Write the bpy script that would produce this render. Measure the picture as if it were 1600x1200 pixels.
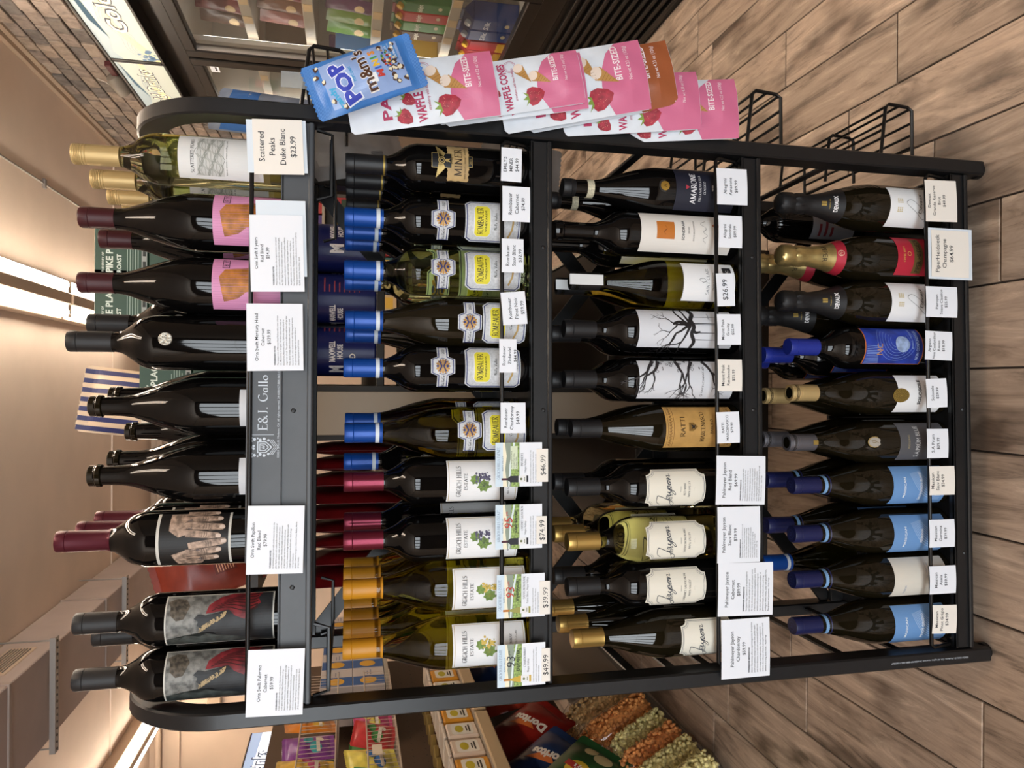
import bpy, bmesh, math, random
from mathutils import Vector, Matrix
random.seed(7)
PI = math.pi
S = bpy.context.scene
for o in list(bpy.data.objects): bpy.data.objects.remove(o)
COL = S.collection

# ------------------------------------------------------------------ camera
F_PX, PITCH, ROLL = 1150.0, math.radians(12.435), math.radians(-0.3316)
CAM = Vector((0.04106, -1.12484, 1.149))
YAW = math.radians(1.393)                      # the rack stands slightly turned in the room
_f = Vector((0, math.cos(PITCH), -math.sin(PITCH))); _u0 = Vector((0, math.sin(PITCH), math.cos(PITCH))); _r0 = Vector((1, 0, 0))
_r = math.cos(ROLL)*_r0 - math.sin(ROLL)*_u0; _u = math.sin(ROLL)*_r0 + math.cos(ROLL)*_u0
cd = bpy.data.cameras.new('camera'); cam = bpy.data.objects.new('camera', cd); COL.objects.link(cam)
cd.sensor_fit = 'HORIZONTAL'; cd.sensor_width = 36; cd.lens = F_PX*36/1600; cd.clip_start = 0.05; cd.clip_end = 60
X_, Y_, Z_ = -_u, _r, -_f                      # the phone was held on its side: world-up points to image-left
cam.matrix_world = Matrix(((X_.x, Y_.x, Z_.x, CAM.x), (X_.y, Y_.y, Z_.y, CAM.y), (X_.z, Y_.z, Z_.z, CAM.z), (0, 0, 0, 1)))
S.camera = cam

# ------------------------------------------------------------------ light
S.view_settings.view_transform = 'Standard'; S.view_settings.look = 'None'
S.view_settings.gamma = 1.0; S.view_settings.use_curve_mapping = False
S.view_settings.exposure = 0.0
W = bpy.data.worlds.new('world'); S.world = W; W.use_nodes = True
W.node_tree.nodes['Background'].inputs[0].default_value = (0.75, 0.85, 1.0, 1); W.node_tree.nodes['Background'].inputs[1].default_value = 1.0
CEIL = 2.57
def area(name, loc, rot, sx, sy, power, col):
    l = bpy.data.lights.new(name, 'AREA'); l.shape = 'RECTANGLE'; l.size = sx; l.size_y = sy; l.energy = power; l.color = col
    o = bpy.data.objects.new(name, l); COL.objects.link(o); o.location = loc; o.rotation_euler = rot; return o
# daylight entering through the storefront panes behind the photographer (panes: window_1..3 below)
WIN = [(-3.2, 1.0), (-2.0, 1.0), (-.8, 1.0), (.4, 1.0)]
for wx, ww in WIN:
    area('daylight', (wx, -4.36, 1.55), (PI/2, 0, 0), ww, 1.5, 43, (0.90, 0.96, 1.0))

# ------------------------------------------------------------------ helpers
def lin(c):
    if isinstance(c, str):
        c = tuple(int(c[i:i+2], 16)/255 for i in (0, 2, 4))
        c = tuple(x/12.92 if x <= .04045 else ((x+.055)/1.055)**2.4 for x in c)
    return (c[0], c[1], c[2], 1)
MATS = {}
def M(name, col='808080', rough=.5, metal=0., trans=0., ior=1.45, coat=0., emit=0., noise=0., nscale=40., bump=0., spec=.5, alpha=1.):
    if name in MATS: return MATS[name]
    m = bpy.data.materials.new(name); m.use_nodes = True; nt = m.node_tree; b = nt.nodes['Principled BSDF']
    c = lin(col)
    b.inputs['Base Color'].default_value = c; b.inputs['Roughness'].default_value = rough; b.inputs['Metallic'].default_value = metal
    b.inputs['Transmission Weight'].default_value = trans; b.inputs['IOR'].default_value = ior; b.inputs['Coat Weight'].default_value = coat
    b.inputs['Specular IOR Level'].default_value = spec; b.inputs['Alpha'].default_value = alpha
    if coat: b.inputs['Coat Roughness'].default_value = .04
    if emit: b.inputs['Emission Color'].default_value = c; b.inputs['Emission Strength'].default_value = emit
    if noise or bump:
        tc = nt.nodes.new('ShaderNodeTexCoord'); n = nt.nodes.new('ShaderNodeTexNoise'); n.inputs['Scale'].default_value = nscale; n.inputs['Detail'].default_value = 5
        nt.links.new(tc.outputs['Object'], n.inputs['Vector'])
        if noise:
            r = nt.nodes.new('ShaderNodeMix'); r.data_type = 'RGBA'
            r.inputs[6].default_value = tuple(max(0, x*(1-noise)) for x in c[:3])+(1,); r.inputs[7].default_value = tuple(min(1, x*(1+noise)) for x in c[:3])+(1,)
            mr = nt.nodes.new('ShaderNodeMapRange'); mr.inputs[1].default_value = .36; mr.inputs[2].default_value = .64; nt.links.new(n.outputs['Fac'], mr.inputs[0]); nt.links.new(mr.outputs[0], r.inputs[0]); nt.links.new(r.outputs[2], b.inputs['Base Color'])
        if bump:
            bp = nt.nodes.new('ShaderNodeBump'); bp.inputs['Strength'].default_value = bump; bp.inputs['Distance'].default_value = .002
            nt.links.new(n.outputs['Fac'], bp.inputs['Height']); nt.links.new(bp.outputs['Normal'], b.inputs['Normal'])
    MATS[name] = m; return m
def ink(col, rough=.55): return M('ink_'+col, col, rough)

def R(x, y, z=0.): return Vector((x*math.cos(YAW)-y*math.sin(YAW), x*math.sin(YAW)+y*math.cos(YAW), z))
def ray(ix, iy): return _f*F_PX + _r*(600-iy) + _u*(800-ix)
def unrot(p): return Vector((p.x*math.cos(YAW)+p.y*math.sin(YAW), -p.x*math.sin(YAW)+p.y*math.cos(YAW), p.z))
def rk(ix, iy, y):            # measured pixel -> rack-frame point at rack depth y
    o = unrot(CAM); d = unrot(ray(ix, iy)); return o + d*((y-o.y)/d.y)
def wy(ix, iy, y): d = ray(ix, iy); return CAM + d*((y-CAM.y)/d.y)
def wx_(ix, iy, x): d = ray(ix, iy); return CAM + d*((x-CAM.x)/d.x)
def wz(ix, iy, z): d = ray(ix, iy); return CAM + d*((z-CAM.z)/d.z)

class MB:
    "collects shapes into one mesh"
    def __init__(s): s.v = []; s.f = []
    def add(s, v, f): n = len(s.v); s.v += [tuple(p) for p in v]; s.f += [tuple(i+n for i in q) for q in f]; return s
    def box(s, x0, y0, z0, x1, y1, z1):
        return s.add([(x0,y0,z0),(x1,y0,z0),(x1,y1,z0),(x0,y1,z0),(x0,y0,z1),(x1,y0,z1),(x1,y1,z1),(x0,y1,z1)],
                     [(3,2,1,0),(4,5,6,7),(0,1,5,4),(1,2,6,5),(2,3,7,6),(3,0,4,7)])
    def bbox(s, x0, y0, z0, x1, y1, z1, b=.003):
        "box with chamfered edges"
        bm = bmesh.new(); bmesh.ops.create_cube(bm, size=1)
        for v in bm.verts: v.co = Vector(((x0+x1)/2+v.co.x*(x1-x0), (y0+y1)/2+v.co.y*(y1-y0), (z0+z1)/2+v.co.z*(z1-z0)))
        bmesh.ops.bevel(bm, geom=bm.edges[:], offset=b, segments=1, affect='EDGES')
        bm.verts.index_update(); s.add([v.co[:] for v in bm.verts], [[v.index for v in f.verts] for f in bm.faces]); bm.free(); return s
    def lathe(s, prof, n=32, c=(0,0,0)):
        v = []; f = []; m = len(prof)
        for r, z in prof:
            for i in range(n):
                a = 2*PI*i/n; v.append((c[0]+r*math.cos(a), c[1]+r*math.sin(a), c[2]+z))
        for j in range(m-1):
            for i in range(n):
                k = (i+1) % n; f.append((j*n+i, j*n+k, (j+1)*n+k, (j+1)*n+i))
        if prof[0][0] > 1e-6: f.append(tuple(range(n-1, -1, -1)))
        if prof[-1][0] > 1e-6: f.append(tuple((m-1)*n+i for i in range(n)))
        return s.add(v, f)
    def tube(s, pts, r, n=8, closed=False, rx=None, ref=None):
        "sweep; rx,ref give a rectangular section (half sizes r along side, rx along ref)"
        pts = [Vector(p) for p in pts]; m = len(pts); rings = []
        nrm = None
        for i, p in enumerate(pts):
            if closed: t = (pts[(i+1) % m]-pts[i-1])
            else: t = pts[min(i+1, m-1)]-pts[max(i-1, 0)]
            t.normalize()
            if ref is not None: a = Vector(ref); a = (a - t*a.dot(t)).normalized()
            else:
                if nrm is None: nrm = Vector((0,0,1)) if abs(t.z) < .9 else Vector((1,0,0))
                a = (nrm - t*nrm.dot(t)).normalized(); nrm = a
            b = t.cross(a)
            if rx: sec = [(rx, r), (-rx, r), (-rx, -r), (rx, -r)]
            else: sec = [(r*math.cos(2*PI*k/n), r*math.sin(2*PI*k/n)) for k in range(n)]
            rings.append([p + a*q[0] + b*q[1] for q in sec])
        k = len(rings[0]); v = [q for rg in rings for q in rg]; f = []
        for i in range(m if closed else m-1):
            j = (i+1) % m
            for q in range(k): f.append((i*k+q, i*k+(q+1) % k, j*k+(q+1) % k, j*k+q))
        if not closed: f.append(tuple(range(k-1, -1, -1))); f.append(tuple((m-1)*k+q for q in range(k)))
        return s.add(v, f)
    def ico(s, c, r, sub=1, sc=(1,1,1)):
        bm = bmesh.new(); bmesh.ops.create_icosphere(bm, subdivisions=sub, radius=r); bm.verts.index_update()
        s.add([(c[0]+v.co.x*sc[0], c[1]+v.co.y*sc[1], c[2]+v.co.z*sc[2]) for v in bm.verts], [[v.index for v in f.verts] for f in bm.faces]); bm.free(); return s
    def xf(s, m): s.v = [tuple(m @ Vector(p)) for p in s.v]; return s
    def mesh(s, name, mat, smooth=None):
        me = bpy.data.meshes.new(name); me.from_pydata(s.v, [], s.f); me.materials.append(mat)
        if smooth is not None:
            bm = bmesh.new(); bm.from_mesh(me); bmesh.ops.recalc_face_normals(bm, faces=bm.faces)
            for f in bm.faces: f.smooth = True
            for e in bm.edges:
                if len(e.link_faces) == 2 and e.calc_face_angle(0) > smooth: e.smooth = False
            bm.to_mesh(me); bm.free()
        return me
    def build(s, name, mat, parent=None, smooth=None, loc=None, rz=0., rot=None): return put(name, s.mesh(name, mat, smooth), parent, loc, rz, rot)
def put(name, me, parent=None, loc=None, rz=0., rot=None):
    o = bpy.data.objects.new(name, me); COL.objects.link(o)
    if parent is not None: o.parent = parent
    if loc is not None: o.location = loc
    if rot is not None: o.rotation_euler = rot
    elif rz: o.rotation_euler = (0, 0, rz)
    return o
def tag(o, label, cat, group=None):
    o['label'] = label; o['category'] = cat
    if group: o['group'] = group
    return o
def thing(name, label, cat, loc=(0,0,0), rz=0., group=None, rot=None):
    return tag(put(name, None, None, loc, rz, rot), label, cat, group)
def struct(o): o['kind'] = 'structure'; return o

# ---------------------------------------------------------------- flat print: 2-D shapes in mm mapped on surfaces
_tc = {}
def glyphs(t, bold=0.):
    k = (t, bold)
    if k not in _tc:
        cu = bpy.data.curves.new('t', 'FONT'); cu.body = t; cu.size = 1; cu.resolution_u = 2; cu.offset = bold; cu.fill_mode = 'FRONT'
        o = bpy.data.objects.new('t', cu); COL.objects.link(o)
        bpy.context.view_layer.update()
        me = o.evaluated_get(bpy.context.evaluated_depsgraph_get()).to_mesh()
        v = [(p.co.x, p.co.y) for p in me.vertices]; f = [tuple(p.vertices) for p in me.polygons]
        bpy.data.objects.remove(o); bpy.data.curves.remove(cu); _tc[k] = (v, f)
    return _tc[k]
def arc(cx, cy, rx, ry, a0, a1, n=9): return [(cx+rx*math.cos(math.radians(a0+(a1-a0)*i/n)), cy+ry*math.sin(math.radians(a0+(a1-a0)*i/n))) for i in range(n+1)]
LET = {  # a small serif alphabet: width, strokes, serif feet
 'A': (.78, [[(.06,0),(.40,1)], [(.38,1),(.74,0)], [(.2,.36),(.6,.36)]], [(.06,0),(.74,0)]),
 'B': (.66, [[(.14,0),(.14,1)], [(.14,.98)]+arc(.34,.77,.22,.21,90,-90), [(.14,.54)]+arc(.34,.28,.27,.26,90,-90)+[(.14,.02)]], [(.1,0),(.1,1)]),
 'C': (.74, [arc(.42,.5,.36,.48,50,310,14)], [(.66,.86)]),
 'D': (.8, [[(.14,0),(.14,1)], [(.14,.98)]+arc(.34,.5,.4,.48,90,-90)+[(.14,.02)]], [(.1,0),(.1,1)]),
 'E': (.62, [[(.14,0),(.14,1)], [(.14,.98),(.56,.98),(.56,.86)], [(.14,.52),(.46,.52)], [(.14,.02),(.58,.02),(.58,.16)]], [(.1,0),(.1,1)]),
 'F': (.6, [[(.14,0),(.14,1)], [(.14,.98),(.56,.98),(.56,.86)], [(.14,.52),(.46,.52)]], [(.14,0),(.1,1)]),
 'G': (.82, [arc(.42,.5,.36,.48,50,330,14)+[(.74,.44)]], [(.7,.46)]),
 'H': (.84, [[(.14,0),(.14,1)], [(.7,0),(.7,1)], [(.14,.52),(.7,.52)]], [(.14,0),(.14,1),(.7,0),(.7,1)]),
 'I': (.32, [[(.16,0),(.16,1)]], [(.16,0),(.16,1)]),
 'J': (.42, [[(.26,1),(.26,.2)]+arc(.1,.2,.16,.2,0,-100,5)], [(.26,1)]),
 'K': (.76, [[(.14,0),(.14,1)], [(.66,1),(.16,.46)], [(.3,.6),(.72,0)]], [(.14,0),(.14,1),(.66,1),(.7,0)]),
 'L': (.6, [[(.14,0),(.14,1)], [(.14,.02),(.56,.02),(.56,.16)]], [(.1,0),(.14,1)]),
 'M': (.98, [[(.12,0),(.16,1)], [(.16,1),(.48,.06)], [(.48,.06),(.8,1)], [(.8,1),(.86,0)]], [(.12,0),(.12,1),(.86,0),(.86,1)]),
 'N': (.86, [[(.14,0),(.14,1)], [(.14,1),(.72,0)], [(.72,0),(.72,1)]], [(.14,0),(.1,1),(.72,1)]),
 'O': (.86, [arc(.43,.5,.37,.49,90,450,18)], []),
 'P': (.62, [[(.14,0),(.14,1)], [(.14,.98)]+arc(.34,.73,.24,.25,90,-90)+[(.14,.48)]], [(.14,0),(.1,1)]),
 'R': (.72, [[(.14,0),(.14,1)], [(.14,.98)]+arc(.34,.74,.24,.24,90,-90)+[(.14,.5)], [(.34,.5),(.68,0)]], [(.14,0),(.1,1),(.7,0)]),
 'S': (.56, [arc(.28,.74,.21,.24,40,270,10)+arc(.28,.26,.23,.24,90,-140,10)], []),
 'T': (.7, [[(.35,0),(.35,1)], [(.04,.84),(.04,.98),(.66,.98),(.66,.84)]], [(.35,0)]),
 'U': (.82, [[(.14,1),(.14,.3)]+arc(.41,.3,.27,.28,180,360,8)+[(.68,1)]], [(.14,1),(.68,1)]),
 'V': (.78, [[(.06,1),(.39,0)], [(.39,0),(.72,1)]], [(.06,1),(.72,1)]),
 'W': (1.1, [[(.06,1),(.34,0)], [(.34,0),(.56,.95)], [(.56,.95),(.8,0)], [(.8,0),(1.04,1)]], [(.06,1),(.56,1),(1.04,1)]),
 'X': (.76, [[(.08,1),(.7,0)], [(.68,1),(.08,0)]], [(.08,1),(.7,0),(.68,1),(.08,0)]),
 'Y': (.74, [[(.05,1),(.37,.46)], [(.69,1),(.37,.46)], [(.37,.46),(.37,0)]], [(.05,1),(.69,1),(.37,0)]),
 '&': (.8, [arc(.3,.78,.16,.19,0,360,10), [(.2,.64),(.7,.02)], arc(.3,.26,.24,.25,110,330,9)+[(.62,.4)]], []),
 '.': (.22, [[(.1,0),(.1,.1)]], []), ' ': (.38, [], []), '-': (.4, [[(.08,.42),(.32,.42)]], []), "'": (.2, [[(.1,1),(.1,.75)]], []),
}
LOW = {'a': (.48, [arc(.2,.22,.15,.22,60,380,10), [(.36,.46),(.36,0)]], []), 'l': (.24, [[(.12,0),(.12,1)]], [(.12,0)]),
       'o': (.5, [arc(.25,.23,.2,.23,90,450,12)], []), 'i': (.24, [[(.12,0),(.12,.46)], [(.12,.62),(.12,.7)]], [(.12,0)]),
       'n': (.54, [[(.12,0),(.12,.46)], [(.12,.3)]+arc(.27,.28,.15,.18,150,0,6)+[(.42,0)]], [(.12,0),(.42,0)]),
       'e': (.46, [[(.06,.25),(.4,.25)]+arc(.23,.23,.18,.23,10,310,10)], []), 'r': (.38, [[(.12,0),(.12,.46)], [(.12,.3),(.22,.45),(.34,.42)]], [(.12,0)]),
       'y': (.5, [[(.05,.46),(.25,0)], [(.45,.46),(.2,-.2),(.08,-.25)]], [])}
def ribbon(pts, wf):
    v = []; f = []; n = len(pts)
    for i, p in enumerate(pts):
        a = pts[max(i-1, 0)]; b = pts[min(i+1, n-1)]; dx, dy = b[0]-a[0], b[1]-a[1]; L = math.hypot(dx, dy) or 1
        w = wf(math.atan2(dy, dx), i/(max(n-1, 1)))/2
        v += [(p[0]-dy/L*w, p[1]+dx/L*w), (p[0]+dy/L*w, p[1]-dx/L*w)]
    for i in range(n-1): f.append((2*i, 2*i+1, 2*i+3, 2*i+2))
    return v, f
def serif_text(t, heavy=1.):
    v = []; f = []; x = 0.
    def add(a, b):
        k = len(v); v.extend(a); f.extend(tuple(i+k for i in q) for q in b)
    for ch in t:
        w, st, sf = LET.get(ch) or LOW.get(ch) or LET.get(ch.upper(), LET['-'])
        for s in st:
            a, b = ribbon([(x+p[0], p[1]) for p in s], lambda ph, q: (.035+.105*abs(math.sin(ph-.42))**1.3)*heavy); add(a, b)
        for sx, sy in sf:
            y0 = sy-.03 if sy > .5 else sy; add([(x+sx-.12, y0), (x+sx+.12, y0), (x+sx+.12, y0+.035), (x+sx-.12, y0+.035)], [(0, 1, 2, 3)])
        x += w+.06
    return v, f
def spline(p, n=5):
    q = []
    for i in range(len(p)-1):
        a, b, c, d = p[max(i-1, 0)], p[i], p[i+1], p[min(i+2, len(p)-1)]
        for k in range(n):
            t = k/n
            q.append(tuple(.5*(2*b[j]+(c[j]-a[j])*t+(2*a[j]-5*b[j]+4*c[j]-d[j])*t*t+(3*b[j]-a[j]-3*c[j]+d[j])*t**3) for j in (0, 1)))
    return q+[p[-1]]

class D2:
    "2-D print shapes, unit mm"
    def __init__(s): s.v = []; s.f = []
    def add(s, v, f): k = len(s.v); s.v += list(v); s.f += [tuple(i+k for i in q) for q in f]; return s
    def poly(s, p): return s.add(p, [tuple(range(len(p)))])
    def rect(s, x0, y0, x1, y1): return s.poly([(x0,y0),(x1,y0),(x1,y1),(x0,y1)])
    def ell(s, cx, cy, rx, ry=None, n=18): return s.poly([(cx+rx*math.cos(2*PI*i/n), cy+(ry or rx)*math.sin(2*PI*i/n)) for i in range(n)])
    def ring(s, cx, cy, rx, ry, w, n=24): return s.line([(cx+rx*math.cos(2*PI*i/n), cy+ry*math.sin(2*PI*i/n)) for i in range(n+1)], w)
    def line(s, p, w, w1=None): return s.add(*ribbon(p, lambda ph, t: w+((w if w1 is None else w1)-w)*t))
    def pen(s, p, w, thin=.35): return s.add(*ribbon(p, lambda ph, t: w*(thin+(1-thin)*abs(math.sin(ph-.5)))))
    def frame(s, p, w):
        "outline of a closed polygon"
        n = len(p); cx = sum(q[0] for q in p)/n; cy = sum(q[1] for q in p)/n; o = []
        for i in range(n):
            a, b, c = Vector(p[i-1]), Vector(p[i]), Vector(p[(i+1) % n]); d1 = (b-a).normalized(); d2 = (c-b).normalized()
            n1 = Vector((-d1.y, d1.x)); n2 = Vector((-d2.y, d2.x)); m = n1+n2; k = max(.35, 1+n1.dot(n2))
            o.append(tuple(b+m*(w/k)))
        return s.add(list(p)+o, [(i, (i+1) % n, n+(i+1) % n, n+i) for i in range(n)])
    def text(s, t, cx, cy, h, w=None, serif=False, bold=0., align='C', slant=0., rot=0., heavy=1., maxw=None):
        "h = cap height, (cx,cy) = middle of the baseline"
        if serif: v, f = serif_text(t, heavy); sc = h
        else: v, f = glyphs(t, bold); sc = h/.73
        if not v: return s
        x0 = min(p[0] for p in v); x1 = max(p[0] for p in v); sx = sc
        if w: sx = w/(x1-x0)
        if maxw and (x1-x0)*sx > maxw: sx = maxw/(x1-x0)
        o = {'C': (x0+x1)/2, 'L': x0, 'R': x1}[align]; cr, sr = math.cos(rot), math.sin(rot); q = []
        for p in v:
            a = (p[0]-o)*sx+slant*p[1]*sc; b = p[1]*sc; q.append((cx+a*cr-b*sr, cy+a*sr+b*cr))
        return s.add(q, f)
    def lines(s, ls, x, y, h, pitch, align='L', **k):
        for i, t in enumerate(ls): s.text(t, x, y-i*pitch, h, align=align, **k)
        return s
    def xf(s, dx=0, dy=0, rot=0., sc=1.):
        c, n = math.cos(rot)*sc, math.sin(rot)*sc; s.v = [(dx+p[0]*c-p[1]*n, dy+p[0]*n+p[1]*c) for p in s.v]; return s
    def mesh(s, name, mat, fn, eps=.3, step=None, stepy=None, clip=None):
        "fn(x, y, e) mm -> point in m; cut every step mm so the print follows the surface"
        bm = bmesh.new(); vs = [bm.verts.new((p[0], p[1], 0)) for p in s.v]
        for q in s.f:
            try: bm.faces.new([vs[i] for i in q])
            except ValueError: pass
        big = [f for f in bm.faces if len(f.verts) > 4]
        if big: bmesh.ops.triangulate(bm, faces=big)
        def cut(co, no, **k):
            bmesh.ops.bisect_plane(bm, geom=bm.verts[:]+bm.edges[:]+bm.faces[:], plane_co=co, plane_no=no, **k)
        if clip:
            for co, no in (((clip[0],0,0),(-1,0,0)), ((clip[2],0,0),(1,0,0)), ((0,clip[1],0),(0,-1,0)), ((0,clip[3],0),(0,1,0))): cut(co, no, clear_outer=True)
        for st, ax in ((step, 0), (stepy, 1)):
            if st and bm.verts:
                a = min(v.co[ax] for v in bm.verts); b = max(v.co[ax] for v in bm.verts); k = math.ceil(a/st)
                while k*st < b:
                    c = [0, 0, 0]; c[ax] = k*st; n = [0, 0, 0]; n[ax] = 1; cut(c, n); k += 1
        bm.normal_update()
        bad = [f for f in bm.faces if f.normal.z < 0]
        if bad: bmesh.ops.reverse_faces(bm, faces=bad)
        for v in bm.verts: v.co = fn(v.co.x, v.co.y, eps)
        me = bpy.data.meshes.new(name); bm.to_mesh(me); bm.free(); me.materials.append(mat); return me
def cyl(r):
    "map on a bottle of radius r (mm), facing -Y"
    return lambda x, y, e: ((r+e)/1000*math.sin(x/r), -(r+e)/1000*math.cos(x/r), y/1000)
def flat(x, y, e): return (x/1000, -e/1000, y/1000)
def chamfer(x0, y0, x1, y1, c): return [(x0+c,y0),(x1-c,y0),(x1,y0+c),(x1,y1-c),(x1-c,y1),(x0+c,y1),(x0,y1-c),(x0,y0+c)]

# ================================================================== the room
def wood_mat():
    m = bpy.data.materials.new('wood_plank_tile'); m.use_nodes = True; nt = m.node_tree; L = nt.links.new; b = nt.nodes['Principled BSDF']; N = nt.nodes.new
    tc = N('ShaderNodeTexCoord'); oi = N('ShaderNodeObjectInfo'); mp = N('ShaderNodeMapping'); L(tc.outputs['Object'], mp.inputs['Vector'])
    cx = N('ShaderNodeCombineXYZ'); mu = N('ShaderNodeMath'); mu.operation = 'MULTIPLY'; mu.inputs[1].default_value = 37.; L(oi.outputs['Random'], mu.inputs[0])
    for i in range(3): L(mu.outputs[0], cx.inputs[i])
    L(cx.outputs[0], mp.inputs['Location']); mp.inputs['Scale'].default_value = (1, .11, 1)
    g = N('ShaderNodeTexNoise'); g.inputs['Scale'].default_value = 26; g.inputs['Detail'].default_value = 9; g.inputs['Roughness'].default_value = .72; g.inputs['Distortion'].default_value = 1.0; L(mp.outputs[0], g.inputs['Vector'])
    r = N('ShaderNodeValToRGB'); e = r.color_ramp.elements; e[0].position = .34; e[0].color = lin('74604e'); e[1].position = .66; e[1].color = lin('d2b89c')
    q = e.new(.47); q.color = lin('aa8f76'); q = e.new(.58); q.color = lin('bba086'); L(g.outputs['Fac'], r.inputs['Fac'])
    mp2 = N('ShaderNodeMapping'); mp2.inputs['Scale'].default_value = (1, .3, 1); L(tc.outputs['Object'], mp2.inputs['Vector']); L(cx.outputs[0], mp2.inputs['Location'])
    k = N('ShaderNodeTexNoise'); k.inputs['Scale'].default_value = 11; k.inputs['Detail'].default_value = 4; L(mp2.outputs[0], k.inputs['Vector'])
    kr = N('ShaderNodeValToRGB'); ke = kr.color_ramp.elements; ke[0].position = .33; ke[0].color = lin('6f6258'); ke[1].position = .49; ke[1].color = (1, 1, 1, 1); L(k.outputs['Fac'], kr.inputs['Fac'])
    mx = N('ShaderNodeMix'); mx.data_type = 'RGBA'; mx.blend_type = 'MULTIPLY'; mx.inputs[0].default_value = .8; L(r.outputs[0], mx.inputs[6]); L(kr.outputs[0], mx.inputs[7])
    hv = N('ShaderNodeHueSaturation'); mr = N('ShaderNodeMapRange'); mr.inputs[3].default_value = .82; mr.inputs[4].default_value = 1.08; L(oi.outputs['Random'], mr.inputs[0]); L(mr.outputs[0], hv.inputs['Value']); hv.inputs['Saturation'].default_value = .8
    L(mx.outputs[2], hv.inputs['Color']); L(hv.outputs[0], b.inputs['Base Color']); b.inputs['Roughness'].default_value = .42
    bp = N('ShaderNodeBump'); bp.inputs['Strength'].default_value = .25; bp.inputs['Distance'].default_value = .002; L(g.outputs['Fac'], bp.inputs['Height']); L(bp.outputs['Normal'], b.inputs['Normal'])
    return m
def brick_mat():
    m = bpy.data.materials.new('stone_brick'); m.use_nodes = True; nt = m.node_tree; L = nt.links.new; b = nt.nodes['Principled BSDF']; N = nt.nodes.new
    oi = N('ShaderNodeObjectInfo'); r = N('ShaderNodeValToRGB'); e = r.color_ramp.elements; r.color_ramp.interpolation = 'CONSTANT'
    e[0].color = lin('8c8078'); e[1].position = .85; e[1].color = lin('6e6864')
    for p, c in ((.2, '9c8d80'), (.45, '90837a'), (.62, '787069'), (.75, 'a3968a')): e.new(p).color = lin(c)
    L(oi.outputs['Random'], r.inputs['Fac'])
    tc = N('ShaderNodeTexCoord'); n = N('ShaderNodeTexNoise'); n.inputs['Scale'].default_value = 35; n.inputs['Detail'].default_value = 6; L(tc.outputs['Object'], n.inputs['Vector'])
    n.noise_dimensions = '4D'; mu = N('ShaderNodeMath'); mu.operation = 'MULTIPLY'; mu.inputs[1].default_value = 50; L(oi.outputs['Random'], mu.inputs[0]); L(mu.outputs[0], n.inputs['W'])
    cr = N('ShaderNodeValToRGB'); ce = cr.color_ramp.elements; ce[0].position = .3; ce[0].color = (.45, .42, .4, 1); ce[1].position = .62; ce[1].color = (1.1, 1.08, 1.05, 1); L(n.outputs['Fac'], cr.inputs['Fac'])
    mx = N('ShaderNodeMix'); mx.data_type = 'RGBA'; mx.blend_type = 'MULTIPLY'; mx.inputs[0].default_value = .75; L(r.outputs[0], mx.inputs[6]); L(cr.outputs[0], mx.inputs[7]); L(mx.outputs[2], b.inputs['Base Color'])
    b.inputs['Roughness'].default_value = .8
    bp = N('ShaderNodeBump'); bp.inputs['Strength'].default_value = .5; bp.inputs['Distance'].default_value = .004; L(n.outputs['Fac'], bp.inputs['Height']); L(bp.outputs['Normal'], b.inputs['Normal'])
    return m
WOOD = wood_mat(); BRICK = brick_mat()
m_ceil = M('ceiling_paint', 'e8d4c2', .75, noise=.04, nscale=3); m_wall = M('wall_paint', 'cbb49e', .75, noise=.04, nscale=4); m_grout = M('grout', '3c332d', .8)
m_black = M('powder_black', '17181a', .34, noise=.1, nscale=60, bump=.03); m_wire = M('black_wire', '0d0d0e', .32)
m_panel = M('charcoal_panel', '484b4f', .42, noise=.05, nscale=30); m_steel = M('galvanised', '9a948f', .45, metal=.5)

PW, PL = .1545, .607
floor = struct(MB().box(-4.2, -4.4, -.06, 2.2, 4.75, -.006).build('floor', m_grout))
me_pl = MB().bbox(0, 0, -.012, PW-.004, PL-.004, 0, .0012).mesh('plank', WOOD)
JO = {2: -.011, 3: .145, 4: .407, 5: .25, 6: .667, 7: 1.084, 8: 1.186, -5: -.05, -6: .348, -7: .436, -8: .791, 1: .31, 0: .12, -1: .44, -2: .2, -3: .38, -4: .02}
for k in range(-14, 10):
    x = .0775+PW*(k-1); j = JO.get(k, (k*.23) % PL) % PL
    for i in range(-2, 8):
        y = j+i*PL-PL
        if -1.0 < y < 4.7 and x > -2.3 and not (x > 1.4): put('plank', me_pl, floor, (x, y, 0))
# far and side floor outside the laid-out planks: the same tile, joints too fine to see
fr = MB()
for a in ((-4.2, -4.4, 2.2, -1.05), (-4.2, -1.05, -2.35, 4.75)): fr.box(a[0], a[1], -.012, a[2], a[3], -.001)
fr.build('outer_planks', WOOD, floor)

struct(MB().box(-4.2, -4.4, CEIL, 2.2, 4.75, CEIL+.1).build('ceiling', m_ceil))
struct(MB().box(-4.2, 4.72, 0, 2.2, 4.85, CEIL).build('wall_back', m_wall))
struct(MB().box(-4.3, -4.4, 0, -4.2, 4.75, CEIL).build('wall_left', m_wall))
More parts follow.
